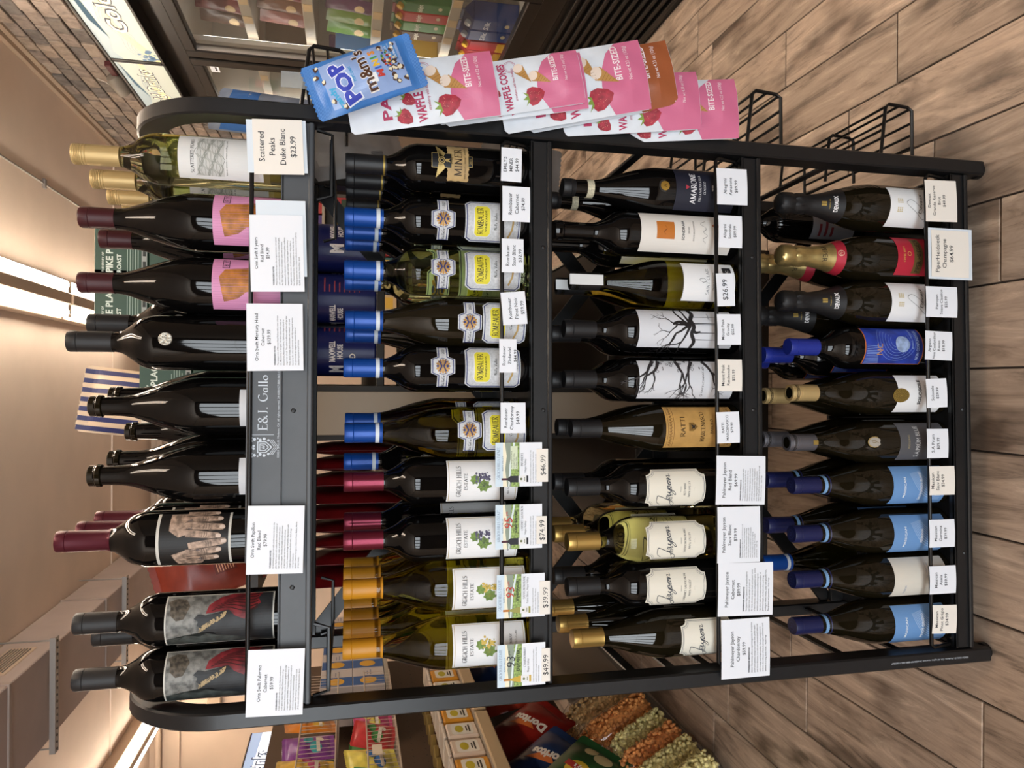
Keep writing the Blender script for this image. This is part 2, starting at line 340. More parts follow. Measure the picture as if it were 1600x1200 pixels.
# wall behind the photographer: four storefront panes
fw = MB(); xs = [-4.2]+[e for wx, ww in WIN for e in (wx-ww/2, wx+ww/2)]+[2.2]
for a, b in zip(xs[0::2], xs[1::2]): fw.box(a, -4.55, 0, b, -4.4, CEIL)
for wx, ww in WIN: fw.box(wx-ww/2, -4.55, 0, wx+ww/2, -4.4, .78); fw.box(wx-ww/2, -4.55, 2.32, wx+ww/2, -4.4, CEIL)
struct(fw.build('wall_front', M('front_wall_paint', '5c5048', .7)))
for i, (wx, ww) in enumerate(WIN):
    w = MB(); x0, x1 = wx-ww/2, wx+ww/2
    for a in ((x0, .78, x0+.04, 2.32), (x1-.04, .78, x1, 2.32), (x0+.04, .78, x1-.04, .82), (x0+.04, 2.28, x1-.04, 2.32), (x0+.04, 1.75, x1-.04, 1.79), (wx-.02, .82, wx+.02, 1.75)): w.box(a[0], -4.52, a[1], a[2], -4.43, a[3])
    struct(w.build('window_%d' % (i+1), M('window_frame', '2a2a2c', .4)))
# right wall: brick veneer above the cooler and beyond its far end
wr = MB(); wr.box(1.5, -4.4, 0, 1.6, .2, CEIL); wr.box(1.5, .2, 2.12, 1.6, 2.78, CEIL); wr.box(1.5, 2.78, 0, 1.6, 4.72, CEIL); wr.box(2.1, .2, 0, 2.2, 2.78, CEIL)
wallr = struct(wr.build('wall_right', M('brick_mortar', '7a6a5b', .85)))
BH, BL = .064, .128
me_br = [MB().bbox(-.012-d, .002, .002, 0, BL-.004, BH-.004, .003).mesh('brick', BRICK) for d in (0, .003, .006)]
rows = int((CEIL-1.33)/BH)
for r_ in range(rows):
    z = CEIL-.03-BH*(r_+1); y = 1.45-(r_ % 2)*BL/2-random.random()*.02
    while y < 4.6:
        if z > 2.08 or y > 2.80: put('brick', random.choice(me_br), wallr, (1.5, y, z))
        y += BL
cr = MB(); cr.box(1.455, -4.4, CEIL-.022, 1.5, 4.72, CEIL); cr.box(1.475, -4.4, CEIL-.045, 1.5, 4.72, CEIL-.022)
struct(cr.build('trim_1', M('trim_paint', 'a5917e', .45)))
struct(MB().box(-4.2, 3.795, CEIL-.008, 1.45, 3.812, CEIL).build('trim_2', m_ceil))
t = MB(); t.tube([(-4.2, 4.66, 2.5), (1.45, 4.66, 2.5)], .022, 10); struct(t.build('trim_3', m_wall, smooth=.6))
struct(MB().box(-4.2, 4.70, 2.36, 1.5, 4.72, 2.43).build('trim_4', m_wall))

# ceiling conduit with clips
cdt = thing('conduit', 'thin grey metal conduit pipe clipped along the ceiling beside the brick wall', 'conduit', (.975, 0, CEIL))
MB().tube([(0, -2, -.005), (0, 4.6, -.005)], .005, 8).build('pipe', m_steel, cdt, .6)
for y in (1.6, 2.75, 3.9): MB().bbox(-.022, y-.012, -.014, .022, y+.012, 0, .002).build('clip', m_steel, cdt)
# fluorescent ceiling fixtures
m_tube = M('lit_diffuser', (1.0, .87, .72), .4, emit=32.0)
m_hous = M('fixture_enamel', 'c9b39d', .5)
def fixture(x, y0, y1, w, label):
    t = thing('ceiling_light', label, 'ceiling light', (x, y0, CEIL), group='fluorescent ceiling fixtures'); L = y1-y0
    b = MB(); b.bbox(-w/2-.012, 0, -.075, w/2+.012, L, 0, .004); b.build('housing', m_hous, t)
    MB().bbox(-.027, .004, -.120, .027, L-.004, -.075, .004).build('spine', m_hous, t)
    for s in (-1, 1):
        MB().lathe([(.001, 0), (.024, 0), (.024, L-.03), (.001, L-.03)], 14).xf(Matrix.Rotation(-PI/2, 4, 'X')).xf(Matrix.Translation((s*(w/4+.022), .015, -.090))).build('diffuser', m_tube, t, .6)
    for y in (0, L-.012): MB().box(-w/2, y, -.108, w/2, y+.012, -.075).build('end_plate', m_hous, t)
fixture(.435, 2.79, 4.0, .17, 'twin-tube ceiling light nearest the green coffee boxes, warm white')
fixture(.435, 1.56, 2.77, .17, 'twin-tube ceiling light running out of the frame above the rack, warm white')
fixture(.435, .33, 1.54, .17, 'added unseen twin-tube ceiling light directly above the wine rack, warm white')  # row carried on out of view, put in to light the rack
fixture(.435, -.90, .31, .17, 'added unseen twin-tube ceiling light between the photographer and the rack, warm white')  # unseen continuation of the row, added to brighten the floor and bottle fronts
fixture(1.18, .74, 1.96, .17, 'added unseen twin-tube ceiling light beside the brick wall above the cooler doors')  # kept out of view, added to brighten the ceiling beside the bricks
fixture(-2.34, 3.36, 4.58, .17, 'twin-tube ceiling light at the far end beyond the grey duct')
fixture(-2.34, 2.12, 3.34, .17, 'twin-tube ceiling light beyond the grey duct, nearer of the two')
# hung rectangular duct with perforated hangers
du = thing('air_duct', 'grey rectangular air duct hung under the ceiling on perforated straps', 'duct', (-1.26, 0, 2.36))
MB().bbox(-.19, 1.2, 0, .19, 4.7, .207, .004).build('duct_body', M('duct_grey', 'b3a39c', .55, noise=.05, nscale=5), du)
for y in (1.9, 3.0, 4.1): MB().bbox(-.196, y-.012, -.006, .196, y+.012, .21, .002).build('duct_seam', M('duct_seam', 'a8988f', .5), du)
for y in (2.27, 3.26, 4.25):
    s = MB(); s.box(-.24, y-.02, -.03, .24, y+.02, -.026); s.box(-.24, y-.02, -.026, .24, y-.017, -.008)
    st = s.build('hanger_strap', m_steel, du); h = MB()
    for i in range(17): h.lathe([(.0055, 0), (.0055, .003)], 8, (-.225+i*.028, y, -.0325))
    h.build('perforation', M('hole_dark', '4a433d', .8), st)
    for x in (-.225, .225): MB().tube([(x, y, -.03), (x, y, .21)], .004, 6).build('threaded_rod', m_steel, du)
gr = thing('air_vent', 'small louvred air vent on the side of the grey duct', 'vent', (-1.075, 2.0, 2.46))
MB().bbox(0, 0, -.045, .008, .3, .06, .002).build('vent_frame', m_hous, gr)
for i in range(7): MB().box(.006, .02, -.03+i*.012, .012, .28, -.026+i*.012).build('louvre', m_steel, gr)

# ================================================================== the wine rack
rack = thing('wine_rack', 'black metal wine rack with four shelves full of bottles', 'display rack', R(0, 0, 0), YAW)
HW, DP, TX, TY = .457, .372, .0125, .021      # outer half width, depth, half tube sizes
ZS = {1: 1.240, 2: .860, 3: .490, 4: .070}
for s in (-1, 1):
    x = s*(HW-TX); rad = .13; pts = [(x, TY, .012), (x, TY, 1.30)]; zt = 1.46
    pts += [(x, TY+rad-rad*math.cos(a*PI/20), zt-rad+rad*math.sin(a*PI/20)) for a in range(0, 11)]
    pts += [(x, DP-TY-rad+rad*math.sin(a*PI/20), zt-rad+rad*math.cos(a*PI/20)) for a in range(0, 11)] + [(x, DP-TY, .012)]
    sf = MB().tube(pts, TX, ref=(0, 1, 0), rx=TY) if 0 else None
    mb = MB(); P3 = [Vector(p) for p in pts]; V = []
    for i, p in enumerate(P3):                   # flat-oval section swept in the YZ plane
        t = (P3[min(i+1, len(P3)-1)]-P3[max(i-1, 0)]).normalized(); nn = Vector((0, t.z, -t.y))
        for a, b in ((-.8,-1),(.8,-1),(1,-.85),(1,.85),(.8,1),(-.8,1),(-1,.85),(-1,-.85)): V.append(p+Vector((a*TX, 0, 0))+nn*b*TY)
    F = [(i*8+k, i*8+(k+1) % 8, i*8+8+(k+1) % 8, i*8+8+k) for i in range(len(P3)-1) for k in range(8)]+[tuple(range(8)), tuple(len(V)-8+k for k in range(8))]
    frm = mb.add(V, F).build('side_frame', m_black, rack, .5)
    for y in (TY, DP-TY):
        MB().lathe([(.0125, 0), (.0155, .004), (.0155, .013), (.012, .018)], 14, (x, y, 0)).build('foot_cap', m_wire, frm, .5)
    for z in ((.68, .608, .542, .422, .278, .16) if s < 0 else (.66, .30)):
        MB().box(x-s*.003, TY, z-.008, x+s*.001, DP-TY, z+.008).build('side_rail', m_black, rack)
    for k in (2, 3, 4):                          # small wire bracket under each shelf end
        z = ZS[k]; MB().tube([(x-s*.015, .03, z-.02), (x-s*.05, .03, z-.03), (x-s*.05, .2, z-.03)], .003, 6).build('shelf_bracket', m_wire, rack)
    for y in (.035, .335):                       # wire loop below the top shelf
        MB().tube([(x-s*.014, y, 1.20), (x-s*.02, y, 1.178), (x-s*.115, y, 1.178), (x-s*.122, y, 1.20)], .0032, 6).build('wire_loop', m_wire, rack, .8)
    MB().tube([(x-s*.03, .035, 1.178), (x-s*.03, .335, 1.178)], .003, 6).build('wire_loop', m_wire, rack, .8)
IW = HW-2*TX-.001
for k, z in ZS.items():
    lip = .010 if k == 1 else .008; fh = .047 if k == 1 else .034
    sh = MB().bbox(-IW, .014, z-.004, IW, DP-.03, z, .001).build('shelf_deck', m_black, rack)
    b = MB(); b.bbox(-IW, .008, z+lip-fh, IW, .014, z+lip, .0015); b.bbox(-IW, .003, z+lip-fh, IW, .030, z+lip-fh+.008, .002); b.box(-IW, .008, z+lip-.004, IW, .020, z+lip)
    b.build('front_beam', m_panel if k == 1 else m_black, sh)
    MB().bbox(-IW, DP-.04, z-.03, IW, DP-.03, z+.03, .001).build('rear_beam', m_black, sh)
    for s in (-1, 1): MB().bbox(s*IW-.002, .014, z-.024, s*IW+.002, DP-.03, z+.004, .0008).build('side_lip', m_black, sh)
    for x in (-.26, .0, .26): MB().ico((x, .0078, z+lip-.02), .004, 1, (1, .4, 1)).build('rivet', m_black, sh)
    zr = {1: 1.2905, 2: .917, 3: .5505, 4: .138}[k]; e = IW-.008
    MB().tube([(-e, .03, z+.004), (-e, .012, z+.02), (-e, .002, zr-.006), (-e+.006, 0, zr), (e-.006, 0, zr), (e, .002, zr-.006), (e, .012, z+.02), (e, .03, z+.004)], .0034, 8).build('guard_rail', m_wire, rack, .8)
for z0, z1 in ((1.21, .52), (.80, .10)):
    for s in (-1, 1):
        MB().tube([(s*.43, DP-.024, z0), (-s*.43, DP-.024, z1)], .004, rx=.014, ref=(0, 0, 1)).build('cross_brace', m_black, rack)
# header panel with maker's crest
hp = MB().bbox(rk(410, 880, 0).x, .0035, 1.246, rk(410, 492, 0).x, .0075, 1.296, .001).build('header_panel', m_panel, rack)
def dec(d, name, mat, parent, z0=0., x0=0., y0=0., eps=.3):
    me = d.mesh(name, mat, lambda x, y, e: (x0+x/1000, y0-e/1000, z0+y/1000), eps); return put(name, me, parent)
hx = rk(410, 690, 0).x; d = D2()
HL = lambda iy: (rk(410, iy, 0).x)*1000
d.text('E&J. Gallo Winery', HL(673), 1266, 13.5, w=HL(520)-HL(673), serif=True, align='L'); d.rect(HL(680), 1257, HL(680)+.7, 1291)
dec(d, 'lettering', M('print_silver', 'c9d2dc', .5), hp, y0=.0035)
d = D2(); cx = HL(699)
d.frame([(cx-8.5,1280),(cx-8.5,1268),(cx,1259),(cx+8.5,1268),(cx+8.5,1280)], 1.4); d.frame([(cx-5.2,1277),(cx-5.2,1269),(cx,1263.5),(cx+5.2,1269),(cx+5.2,1277)], 1.1)
d.text('W', cx, 1269.5, 5.5, serif=True)
for q in range(3):
    d.line([(cx-11,1264-q*2.6),(cx,1256-q*2.6),(cx+11,1264-q*2.6)], .8)
for s in (-1, 1):
    for p in ((11.5,1284,2.3),(9,1288,1.7),(13.5,1288,1.7),(10.5,1276,2.2),(12,1270.5,2.3),(10,1264.5,1.9),(13,1279.5,1.3)): d.ell(cx+s*p[0], p[1], p[2], n=8)
d.ell(cx, 1289, 2.5, n=9); d.ell(cx-2, 1285, 1.8, n=8); d.ell(cx+2, 1285, 1.8, n=8)
dec(d, 'crest', M('print_silver', 'c9d2dc', .5), hp, y0=.0035)
d = D2(); d.text('©2024 GALLO, Modesto, CA. All rights reserved. 24-6086427-BBK-065-1105', HL(716), 1249.5, 3.1, align='L', w=HL(574)-HL(716)); dec(d, 'small_print', M('print_silver', 'c9d2dc', .5), hp, y0=.0035)
# small print running up the left post
zb, zt = rk(1513, 1029, 0).z, rk(1393, 1040, 0).z; d = D2()
d.text('©2024 GALLO, Modesto, CA. All rights reserved. 24-6086427-BBK-065-11087867', 0, 0, 3., w=(zt-zb)*1000, align='L').xf(0, 0, PI/2)
dec(d, 'small_print', M('print_silver', 'c9d2dc', .5), rack, z0=zb, x0=-HW+.0135, y0=0)

# ================================================================== bottles
g_dark = M('glass_black', (.0022, .002, .002), .03, ior=1.46, spec=.42); g_brown = M('glass_antique', (.008, .006, .0025), .03, ior=1.46)
g_olive = M('glass_olive', (.42, .36, .045), .01, trans=1., ior=1.36); g_pale = M('glass_straw', (.93, .88, .50), .01, trans=1., ior=1.34); g_green = M('glass_leaf', (.80, .88, .50), .01, trans=1., ior=1.34)
g_wine = M('glass_clear', (.95, .95, .9), .01, trans=1., ior=1.3)
def sm(p, n=4): return spline(p, n)
def prof_bordeaux(Rb=37.5, H=300):
    k = H/300
    top = sm([(Rb, 178*k), (Rb*.985, 190*k), (Rb*.86, 205*k), (Rb*.62, 218*k), (18, 228*k), (15.2, 236*k), (14.5, 246*k)])
    return [(.1, 3), (Rb*.7, 0), (Rb-3, 0), (Rb-.6, 2), (Rb, 5), (Rb, 90*k)]+top+[(13.8, H-14), (15, H-13), (15, H-2), (14, H), (.1, H)]
def prof_burgundy(Rb=40.5, H=298):
    k = H/298
    top = sm([(Rb, 128*k), (Rb*.985, 145*k), (Rb*.90, 165*k), (Rb*.74, 190*k), (Rb*.55, 214*k), (17, 235*k), (14.6, 252*k)])
    return [(.1, 3), (Rb*.7, 0), (Rb-3, 0), (Rb-.6, 2), (Rb, 5), (Rb, 70*k)]+top+[(13.6, H-14), (15.2, H-13), (15.4, H-8), (14.2, H-6), (14.2, H), (.1, H)]
def prof_champagne(Rb=43.5, H=318):
    k = H/318
    top = sm([(Rb, 132*k), (Rb*.98, 152*k), (Rb*.86, 182*k), (Rb*.66, 212*k), (Rb*.48, 240*k), (16.5, 268*k), (14.5, 288*k)])
    return [(.1, 3), (Rb*.7, 0), (Rb-3, 0), (Rb-.6, 2), (Rb, 5), (Rb, 70*k)]+top+[(15, H-22), (17, H-20), (17, H-6), (13, H), (.1, H)]
def rad(prof, z):
    for (a, b), (c, d) in zip(prof, prof[1:]):
        if b <= z <= d and d > b: return a+(c-a)*(z-b)/(d-b)
    return prof[0][0]
def cut(prof, z0, z1, dr):
    q = [(rad(prof, z0)+dr, z0)]+[(r+dr, z) for r, z in prof if z0 < z < z1 and r > 1]+[(rad(prof, min(z1, prof[-2][1]))+dr, z1)]
    return q
def mm(p): return [(r/1000, z/1000) for r, z in p]
KIND = {}
class K:
    "a kind of bottle: meshes shared by every bottle of the kind"
    def __init__(s, key, prof, glass):
        s.prof = prof; s.parts = []; KIND[key] = s; s.H = prof[-1][1]; s.R = max(r for r, z in prof); s.key = key
        s.parts.append(('glass_body', MB().lathe(mm(prof), 40).mesh('glass_body', glass, .5), None))
    def capsule(s, mat, z0, style='foil', band=None, bmat=None):
        H = s.H; q = cut(s.prof, z0, H-2, .5)
        if style == 'foil': q = [(rad(s.prof, z0)+.7, z0)]+[(rad(s.prof, z0+8)+.7, z0+8), (14.9, H-17), (15.7, H-14.5), (15.7, H-13), (15.4, H-12), (15.6, H-3), (14.4, H+.6), (9, H+.8), (8.4, H+.3), (.1, H+.3)]
        elif style == 'plain': q = [(rad(s.prof, z0)+.7, z0), (15.2, z0+6), (15.6, H-14), (15.1, H-13.4), (15.6, H-12.6), (15.6, H-2), (14.6, H+.5), (.1, H+.6)]
        elif style == 'screw':
            q = [(15.2, z0), (15.4, H-20), (14.9, H-19.4), (15.4, H-18.8), (15.4, H-16), (14.9, H-15.4), (15.5, H-14.8)]
            for i in range(5): q += [(15.6, H-13.5+i*2.2), (15.0, H-12.6+i*2.2)]
            q += [(15.4, H-2.4), (14.8, H), (10.5, H+.3), (10, H-.2), (.1, H-.2)]
        elif style == 'champ':
            q = cut(s.prof, z0, 262, .8)+[(17.4, 268), (18.6, 276), (19, 284), (18.4, 292), (17.2, 296), (18.8, 300), (19.4, 308), (18.5, 318), (15, 323), (8, 325), (.1, 325.5)]
        lb = MB().lathe(mm(q), 28)
        if style == 'champ':                    # crumpled foil over the cork and wire cage
            lb.v = [(x*k_, y*k_, z) for x, y, z, k_ in ((x, y, z, 1+(.05*math.sin(9*math.atan2(y, x)+z*900)+.035*math.sin(17*math.atan2(y, x)-z*1500)) if .268 < z < .322 else 1) for x, y, z in lb.v)]
        o = lb.mesh('capsule', mat, .7 if style == 'champ' else .45); sub = []
        if band:
            r = 16.1; sub.append(('capsule_band', MB().lathe(mm([(r, band[0]), (r, band[1])]), 28).mesh('capsule_band', bmat, .5)))
        s.parts.append(('capsule', o, sub)); s.crad = 15.7; return s
    def label(s, shape, mat, subs, eps=.35, name='label', r=None):
        "shape: D2 outline in mm; subs: (name, D2, material)"
        fn = cyl(r or s.R); e = eps; sub = []
        base = shape.mesh(name, mat, fn, e, step=4)
        for n, d, m_ in subs:
            e += .18; sub.append((n, d.mesh(n, m_, fn, e, step=4)))
        s.parts.append((name, base, sub)); return s
    def extra(s, name, me): s.parts.append((name, me, None)); return s
def wine(key, x, sh, k, label, dx=0, dz=0, rz=None, group=None, cat='wine bottle', name='wine_bottle', y0=.062):
    kd = KIND[key]; kk = kd.R*2/1000+.003
    t = thing(name, label, cat, R(x+dx, y0+max(kk, .083)*k, ZS[sh]), YAW+(random.uniform(-.12, .12) if rz is None else rz), group)
    for n, me, sub in kd.parts:
        p = put(n, me, t)
        for q in sub or (): put(q[0], q[1], p)
    return t
def panel(x0, y0, x1, y1): return D2().rect(x0, y0, x1, y1)
cap_black = M('foil_black', '1b1b1d', .45); cap_burg = M('foil_burgundy', '4d1222', .32, metal=.35); cap_wax = M('foil_plum', '3a1219', .38); cap_blue = M('foil_blue', '0f489c', .34, metal=.2)
cap_yel = M('foil_ochre', 'c98a1c', .42); cap_rose = M('foil_rosewood', '702235', .28, metal=.6); cap_gold = M('foil_gold', 'b49352', .33, metal=.7); cap_navy = M('foil_navy', '1a1f4c', .38)
cap_tan = M('screw_cap_tan', 'c0a673', .36, metal=.35); cap_grey = M('screw_cap_grey', '6b6a70', .35, metal=.5); white = M('label_white', 'eceef0', .55); cream = M('label_cream', 'e8e4d6', .6)
band_w = M('capsule_white', 'd9e2ea', .5); band_lb = M('capsule_light_blue', '7ea9d6', .5)

# --- top shelf kinds
def stone_mat():
    m = M('label_stone', '6f706d', .5, noise=.55, nscale=90, bump=.6); return m
k = K('palermo', prof_bordeaux(38.5, 296), g_dark).capsule(cap_black, 238, 'plain')
lab = panel(-42, 17, 42, 168)
d1 = panel(-40, 19, 40, 166)
d2 = D2().poly([(2,152),(10,160),(22,161),(30,164),(36,152),(33,140),(22,134),(12,138),(4,142)])
d0 = D2().poly([(-40,19),(-4,19),(-8,60),(-18,84),(-14,104),(-24,120),(-20,140),(-30,150),(-26,166),(-40,166)])  # dark green-grey stone on the left of the printed picture
d3 = D2().poly([(-34,20),(40,20),(40,40),(26,62),(14,84),(10,100),(8,112),(10,122),(4,128),(0,122),(-6,124),(-10,116),(-16,118),(-14,104),(-22,96),(-26,70),(-32,50)])
d4 = D2().poly([(10,112),(22,108),(34,92),(40,76),(40,34),(30,40),(22,36),(12,52),(0,58),(6,72),(14,80)])
d6 = D2()
for i in range(6): d6.line(spline([(14+i*3, 104-i*4), (18+i*3.4, 84-i*5), (12+i*5, 58-i*3), (16+i*4.5, 40)], 4), .9, 2.2)
d5 = D2()
for i in range(46):
    a = random.uniform(0, 30); d5.line(spline([(-14+a*.7+random.uniform(-3, 3), 122-a*1.2), (-11+a*.7+random.uniform(-3, 3), 119-a*1.2), (-9+a*.7, 121-a*1.2)], 3), random.uniform(.5, 1.2))
k.label(lab, M('label_offwhite', 'c9c7bf', .5), [('artwork', d1, stone_mat()), ('artwork', d0, M('art_dark_stone', '383d3b', .5, noise=.5, nscale=70, bump=.5)), ('artwork', d2, M('art_rough', '4a443b', .6, noise=.7, nscale=160, bump=.8)), ('artwork', d3, M('art_cloak', '1d1f22', .5, noise=.4, nscale=60)), ('artwork', d4, M('art_red', '6d1d24', .5, noise=.5, nscale=60)), ('artwork', d6, M('art_deep_red', '35090e', .5)), ('artwork', d5, M('art_gold', 'a8926a', .5))])
k = K('papillon', prof_bordeaux(41, 321), g_dark).capsule(cap_burg, 248, 'plain')
art = D2(); art2 = D2(); art3 = D2(); art4 = D2()
def finger(a, b, w, w1):
    dx, dy = b[0]-a[0], b[1]-a[1]; L = math.hypot(dx, dy); ux, uy = dx/L, dy/L; n = (-uy, ux); p = []
    for t, ww in ((0, w), (.3, w*1.02), (.5, w*.92), (.62, w), (.82, w1)): p.append((a[0]+dx*t+n[0]*ww/2, a[1]+dy*t+n[1]*ww/2))
    e = [(a[0]+dx*.82+ux*w1*.75*math.cos(q)+n[0]*w1/2*math.sin(q), a[1]+dy*.82+uy*w1*.75*math.cos(q)+n[1]*w1/2*math.sin(q)) for q in (1.1, .6, 0, -.6, -1.1)]
    o = [(2*(a[0]+dx*t)-x, 2*(a[1]+dy*t)-y) for (x, y), t in zip(p, (0, .3, .5, .62, .82))]
    art.poly(p+e+o[::-1]); c = (a[0]+dx*.86, a[1]+dy*.86)
    art3.poly([(c[0]+ux*s*3.6+n[0]*q*2.8, c[1]+uy*s*3.6+n[1]*q*2.8) for s, q in ((-1,-.7),(-.2,-1),(.8,-.8),(1.1,0),(.8,.8),(-.2,1),(-1,.7))])
    for t in (.42, .48, .54): art2.line([(a[0]+dx*t-n[0]*w*.34, a[1]+dy*t-n[1]*w*.34), (a[0]+dx*(t+.015), a[1]+dy*(t+.015)), (a[0]+dx*t+n[0]*w*.34, a[1]+dy*t+n[1]*w*.34)], .7)
    for s in (-1, 1): art2.line([(a[0]+n[0]*s*w*.52, a[1]+n[1]*s*w*.52), (b[0]-dx*.15+n[0]*s*w1*.52, b[1]-dy*.15+n[1]*s*w1*.52)], .8)
art.poly([(4,150),(14,163),(42,162),(42,120),(30,118),(12,126)]); art.poly([(-10,128),(-22,160),(-42,152),(-42,120),(-26,112)])
for a, b, w, w1 in (((10,140),(4,88),11,8.5), ((21,141),(17,82),12,9), ((32,142),(31,86),11.5,9), ((42,140),(43,92),11,8), ((-10,136),(-1,80),12,9.5), ((-20,140),(-14,88),12,9), ((-31,140),(-27,92),11.5,8.5)): finger(a, b, w, w1)
for ch, x, y in (('L', 17, 132), ('L', 29, 133), ('A', -30, 118), ('P', -14, 120)): art4.text(ch, x, y, 5, serif=True)
k.label(panel(-44, 78, 44, 180), M('label_offwhite', 'c9c7bf', .5), [('artwork', panel(-44, 81.5, 44, 176), M('art_black', '0e0d0d', .5)), ('artwork', art, M('art_skin', '9c8676', .55, noise=.5, nscale=130, bump=.3)), ('artwork', art2, M('art_shade', '4d4038', .6)), ('artwork', art3, M('art_nail', 'cbb8aa', .5)), ('lettering', art4, M('art_blue', '3a3f52', .6))])
k = K('dark_slope', prof_burgundy(44, 281), g_dark)
k.extra('bottle_lip', MB().lathe(mm([(14.4, 263), (16.4, 264.5), (16.6, 270), (15.2, 272), (15, 280.5), (13, 282), (.1, 282)]), 28).mesh('bottle_lip', g_brown, .5))
k.label(panel(-28, 8, 30, 68), M('label_grey_white', 'c8cace', .5), [])
k = K('mercury', prof_bordeaux(41, 310), g_dark).capsule(cap_black, 250, 'plain')
c_ = MB().lathe([(.0001, .002), (.009, .002), (.0098, .001), (.0098, 0)], 24).xf(Matrix.Rotation(PI/2, 4, 'X')).xf(Matrix.Translation((0, -.0408, .170)))
k.extra('silver_coin', c_.mesh('silver_coin', M('coin_silver', 'a9a59a', .35, metal=.9, noise=.3, nscale=300, bump=.8), .5))
k = K('eight', prof_burgundy(44, 298), g_dark).capsule(cap_wax, 250, 'plain')
dd = D2().poly([(-30,92),(8,98),(20,90),(26,40),(34,14),(4,12),(-8,30),(-14,60),(-24,72)]); d2 = D2()
for i in range(24): d2.line([(-44+i*3.7, 10), (-43+i*3.7+random.uniform(-2, 2), 60), (-44+i*3.7, 107)], .35)
d3 = D2().poly([(-6,18),(-2,30),(1,18)]).poly([(-10,14),(6,14),(8,19),(-12,19)]).poly([(18,12),(22,30),(26,20),(30,34),(32,12)])
d4 = D2().frame([(22,84),(40,84),(40,94),(22,94)], 1).text('8', 27, 86, 6).text('Y', 35, 86, 6)
k.label(panel(-45, 8, 45, 108), M('label_pink', 'd28fb8', .5), [('artwork', dd, M('art_ochre', 'ad6f2c', .5, noise=.35, nscale=70)), ('artwork', d2, M('art_mauve', 'b77a9f', .5)), ('artwork', d3, ink('1c1a20')), ('lettering', d4, ink('4a2a3a'))])
k = K('scattered', prof_bordeaux(38, 308), g_pale).capsule(cap_tan, 243, 'screw')
d = D2().text('SCATTERED PEAKS', 0, 135, 4.6, w=52, serif=True, heavy=1.2); d.text('fumé blanc · napa valley, calif.', 0, 88.5, 2.2, w=56)
a = D2()
for i in range(20):
    y = 96+i*1.75; pts = [(x, y+3.2*math.sin(x*.16+i*.7)+2*math.sin(x*.33-i)) for x in range(-30, 31, 4)]; a.line(pts, .75)
k.label(panel(-36, 38, 36, 157), M('label_pearl', 'd6d7d6', .55), [('artwork', panel(-30, 93, 30, 131), M('art_grey_bg', 'c0c1be', .6)), ('artwork', a, ink('8d9089')), ('lettering', d, ink('2c2d31'))])

# --- second shelf kinds
k = K('miner', prof_bordeaux(38, 297), g_dark).capsule(cap_black, 234, 'plain', (236, 239), M('band_gold', '9c8442', .4, metal=.5))
wav = [(-32, 107)]+[(-32+i*4, 105.2 if i % 2 else 106.8) for i in range(1, 16)]+[(32, 107), (31, 112), (32, 118), (31, 124), (32, 130), (31, 136), (32, 139)]+[(32-i*4, 140.6 if i % 2 else 139.2) for i in range(1, 16)]+[(-32, 139), (-31, 133), (-32, 127), (-31, 121), (-32, 114)]
d = D2().text('MINER', 0, 117, 12, w=46, serif=True); d.text("Emily's", 2, 131.5, 4.2, slant=.25); d.text('NAPA VALLEY CABERNET SAUVIGNON', 0, 110.5, 2.6, w=54, serif=True)
em = panel(-12, 133, 12, 165); w = D2()
for s in (-1, 1):
    for i in range(7): w.poly([(s*4, 147+i*.7), (s*(12+i*2.4), 143.5+i*2.1), (s*(14+i*2.2), 145.5+i*2.1), (s*4, 149+i*.8)])
w.ring(0, 149, 5, 5, 1.4); w.ring(0, 149, 2.6, 2.6, 1); w.poly([(0,144),(4,140),(2,141),(3,135),(0,138),(-3,135),(-2,141),(-4,140)]); w.frame([(-12,133),(12,133),(12,165),(-12,165)], .7); w.frame([(-9,100),(9,100),(9,107),(-9,107)], .6); w.text('2021', 0, 101.5, 3.6)
k.label(D2().poly(wav), M('label_parchment', 'b69a6a', .6, noise=.15, nscale=60), [('emblem_plate', em, M('plate_black', '15161a', .4)), ('vintage_plate', panel(-9, 100, 9, 107), M('plate_black', '15161a', .4)), ('emblem', w, M('emblem_gold', 'bba266', .4, metal=.4)), ('lettering', d, ink('332619'))])
